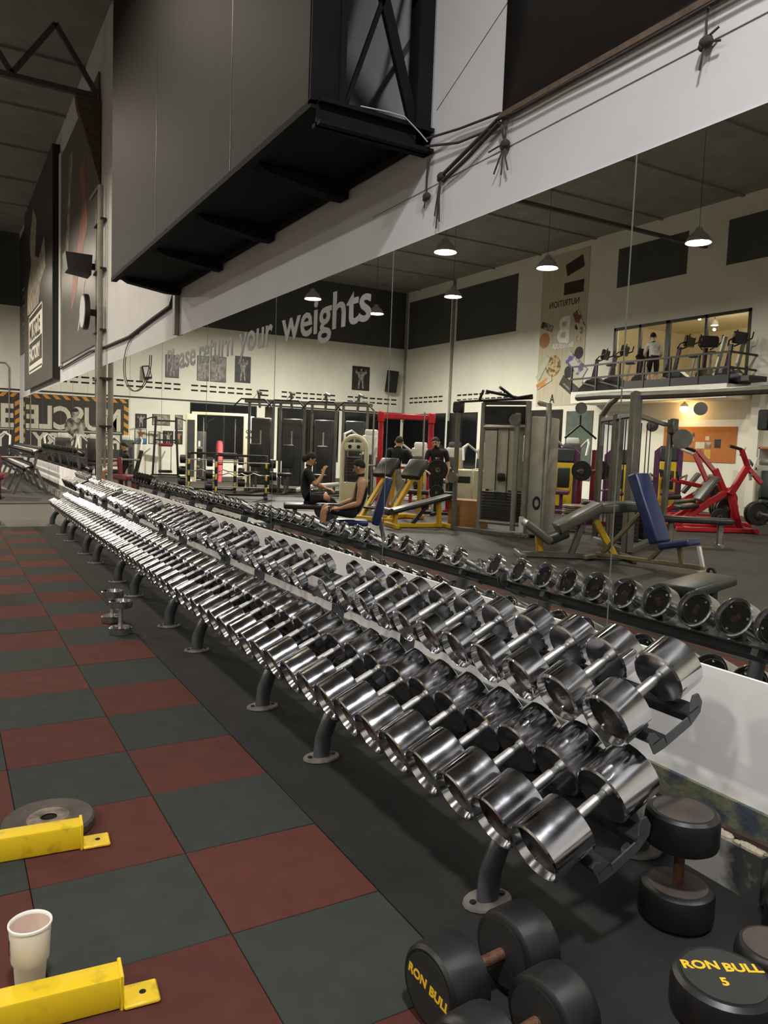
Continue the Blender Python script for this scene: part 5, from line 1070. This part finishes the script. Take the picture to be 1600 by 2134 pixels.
    if beard: MB().ball(H @ Vector((.045, 0, -.075)), .05, 10, 8, (.8, 1.15, .75)).build('beard', hair, t)
    return t
def P(**k): return k
# 1 woman-like figure in black sitting with one hand raised
person('person in black shirt with tied dark hair sitting and gesturing with a raised hand', 4.3, 10.4, .11, -22, P(hip=(0, 0, .40), chest=(.06, 0, .84), neck=(.09, 0, .955), head=(.125, 0, 1.06),
    shl=(.06, .18, .89), ell=(.22, .25, .64), wrl=(.42, .12, .55), hdl=(.52, .06, .53), shr=(.06, -.18, .89), elr=(.2, -.28, .62), wrr=(.33, -.2, .82), hdr=(.36, -.17, .93),
    hjl=(.06, .1, .36), knl=(.44, .26, .44), anl=(.34, .0, .36), tol=(.42, -.12, .34), hjr=(.06, -.1, .36), knr=(.42, -.3, .42), anr=(.44, -.02, .35), tor=(.46, .12, .34), longshort=True), M_skin, M_blk, M_navy, M_blk, M_hair, longhair=True)
t = vthing('flat_bench', 'flat black bench under the gesturing person in black', 'bench', 4.5, 10.32, -22); pad(t, 'bench_pad', (0, 0, .35), (1.1, .5, .09)); bars(t, 'leg', M_gun, [((-.35, 0, .04), (-.35, 0, .3)), ((.38, 0, .04), (.38, 0, .3))], .08); bars(t, 'foot', M_gun, [((-.35, -.25, .025), (-.35, .25, .025)), ((.38, -.25, .025), (.38, .25, .025))], .06)
# 2 tank top, seen from behind, facing left
person('person in a black tank top with short dark hair seated with their back turned', 4.24, 8.2, .09, -27, P(hip=(.02, 0, .36), chest=(.05, 0, .80), neck=(.03, 0, .925), head=(.0, 0, 1.03),
    shl=(.04, .19, .85), ell=(-.06, .24, .52), wrl=(-.3, .2, .44), hdl=(-.4, .18, .43), shr=(.06, -.19, .85), elr=(.0, -.25, .5), wrr=(-.26, -.2, .42), hdr=(-.36, -.18, .41),
    hjl=(-.04, .1, .34), knl=(-.5, .12, .42), anl=(-.56, .12, .09), tol=(-.72, .13, .04), hjr=(-.04, -.1, .34), knr=(-.5, -.14, .40), anr=(-.54, -.14, .09), tor=(-.7, -.15, .04), longshort=True), M_skin, M_blk, M_navy, M_blk, M_hair, sleeves=False, headyaw=165)
# 3 standing man from behind, arm to the machine
person('man in black shirt and pale shorts standing with his back turned beside the yellow machine', 7.2, 12.15, 0, -30, P(hip=(0, 0, .90), chest=(.06, .0, 1.33), neck=(.07, .02, 1.45), head=(.08, .03, 1.555),
    shl=(-.13, .03, 1.38), ell=(-.2, -.02, 1.08), wrl=(-.16, -.1, .85), hdl=(-.14, -.13, .76), shr=(.24, .03, 1.37), elr=(.42, -.08, 1.12), wrr=(.62, -.2, .98), hdr=(.7, -.24, .95),
    hjl=(-.09, 0, .86), knl=(-.12, -.02, .48), anl=(-.13, .04, .08), tol=(-.15, .02+.14, .04), hjr=(.09, 0, .86), knr=(.12, -.02, .48), anr=(.15, .04, .08), tor=(.17, .18, .04), longshort=True), M_skinl, M_blk, M_greycl, M_shoe, M_hairb, headyaw=75)
# 4 man facing the mirror behind the plates
person('bearded man in a black shirt standing behind the big weight plates', 8.55, 12.55, 0, -32, P(hip=(0, 0, .92), chest=(0, -.01, 1.35), neck=(-.02, -.03, 1.475), head=(-.04, -.05, 1.58),
    shl=(-.19, 0, 1.40), ell=(-.26, -.1, 1.1), wrl=(-.24, -.3, 1.08), hdl=(-.23, -.4, 1.09), shr=(.19, 0, 1.40), elr=(.26, -.02, 1.08), wrr=(.24, -.1, .84), hdr=(.24, -.13, .75),
    hjl=(-.09, 0, .88), knl=(-.1, -.02, .48), anl=(-.1, .02, .08), tol=(-.12, -.12, .04), hjr=(.09, 0, .88), knr=(.1, -.02, .48), anr=(.1, .02, .08), tor=(.12, -.12, .04), longshort=True), M_skinl, M_blk, M_navy, M_shoe, M_hair, beard=True, headyaw=-115)
# 5 man seated far left in profile
person('man in black shirt seated in profile on a machine before the poster wall', 2.85, 18.75, 0, -14, P(hip=(.04, 0, .52), chest=(.1, 0, .95), neck=(.08, 0, 1.075), head=(.05, 0, 1.18),
    shl=(.08, .19, 1.0), ell=(-.08, .22, .75), wrl=(-.36, .16, .72), hdl=(-.46, .14, .72), shr=(.1, -.19, 1.0), elr=(-.06, -.22, .73), wrr=(-.34, -.16, .70), hdr=(-.44, -.14, .70),
    hjl=(-.02, .1, .5), knl=(-.45, .12, .54), anl=(-.5, .12, .1), tol=(-.66, .12, .05), hjr=(-.02, -.1, .5), knr=(-.45, -.12, .54), anr=(-.5, -.12, .1), tor=(-.66, -.12, .05), longshort=False), M_skin, M_blk, M_navy, M_shoe, M_hair, headyaw=180)
t = vthing('seated_press', 'dark seated press with a tall backrest under the man in profile', 'bench', 2.9, 18.75, -14); pad(t, 'seat', (.05, 0, .37), (.45, .42, .1)); pad(t, 'backrest', (.34, 0, .75), (.1, .4, .75), 14, 'Y'); bars(t, 'frame', M_gun, [((.05, 0, .03), (.05, 0, .33)), ((.3, 0, .05), (.3, 0, .5)), ((-.4, 0, .04), (.45, 0, .04)), ((.45, -.3, .04), (.45, .3, .04))], .07)
# 6 person upstairs
person('person in a pale grey shirt on a machine on the balcony', 16.2, 13.25, 3.35, -45, P(hip=(0, 0, .85), chest=(-.02, .02, 1.22), neck=(-.03, .04, 1.34), head=(-.04, .05, 1.46),
    shl=(-.18, .02, 1.26), ell=(-.24, .08, 1.0), wrl=(-.2, .22, .92), hdl=(-.19, .3, .9), shr=(.16, .02, 1.26), elr=(.22, .08, 1.0), wrr=(.18, .22, .92), hdr=(.17, .3, .9),
    hjl=(-.09, 0, .82), knl=(-.1, .12, .45), anl=(-.1, .0, .1), tol=(-.1, .14, .05), hjr=(.09, 0, .82), knr=(.1, .1, .42), anr=(.1, -.05, .1), tor=(.1, .1, .05), longshort=True), M_skinl, M_whitecl, M_blk, M_shoe, M_hair, headyaw=95)
flip_all()
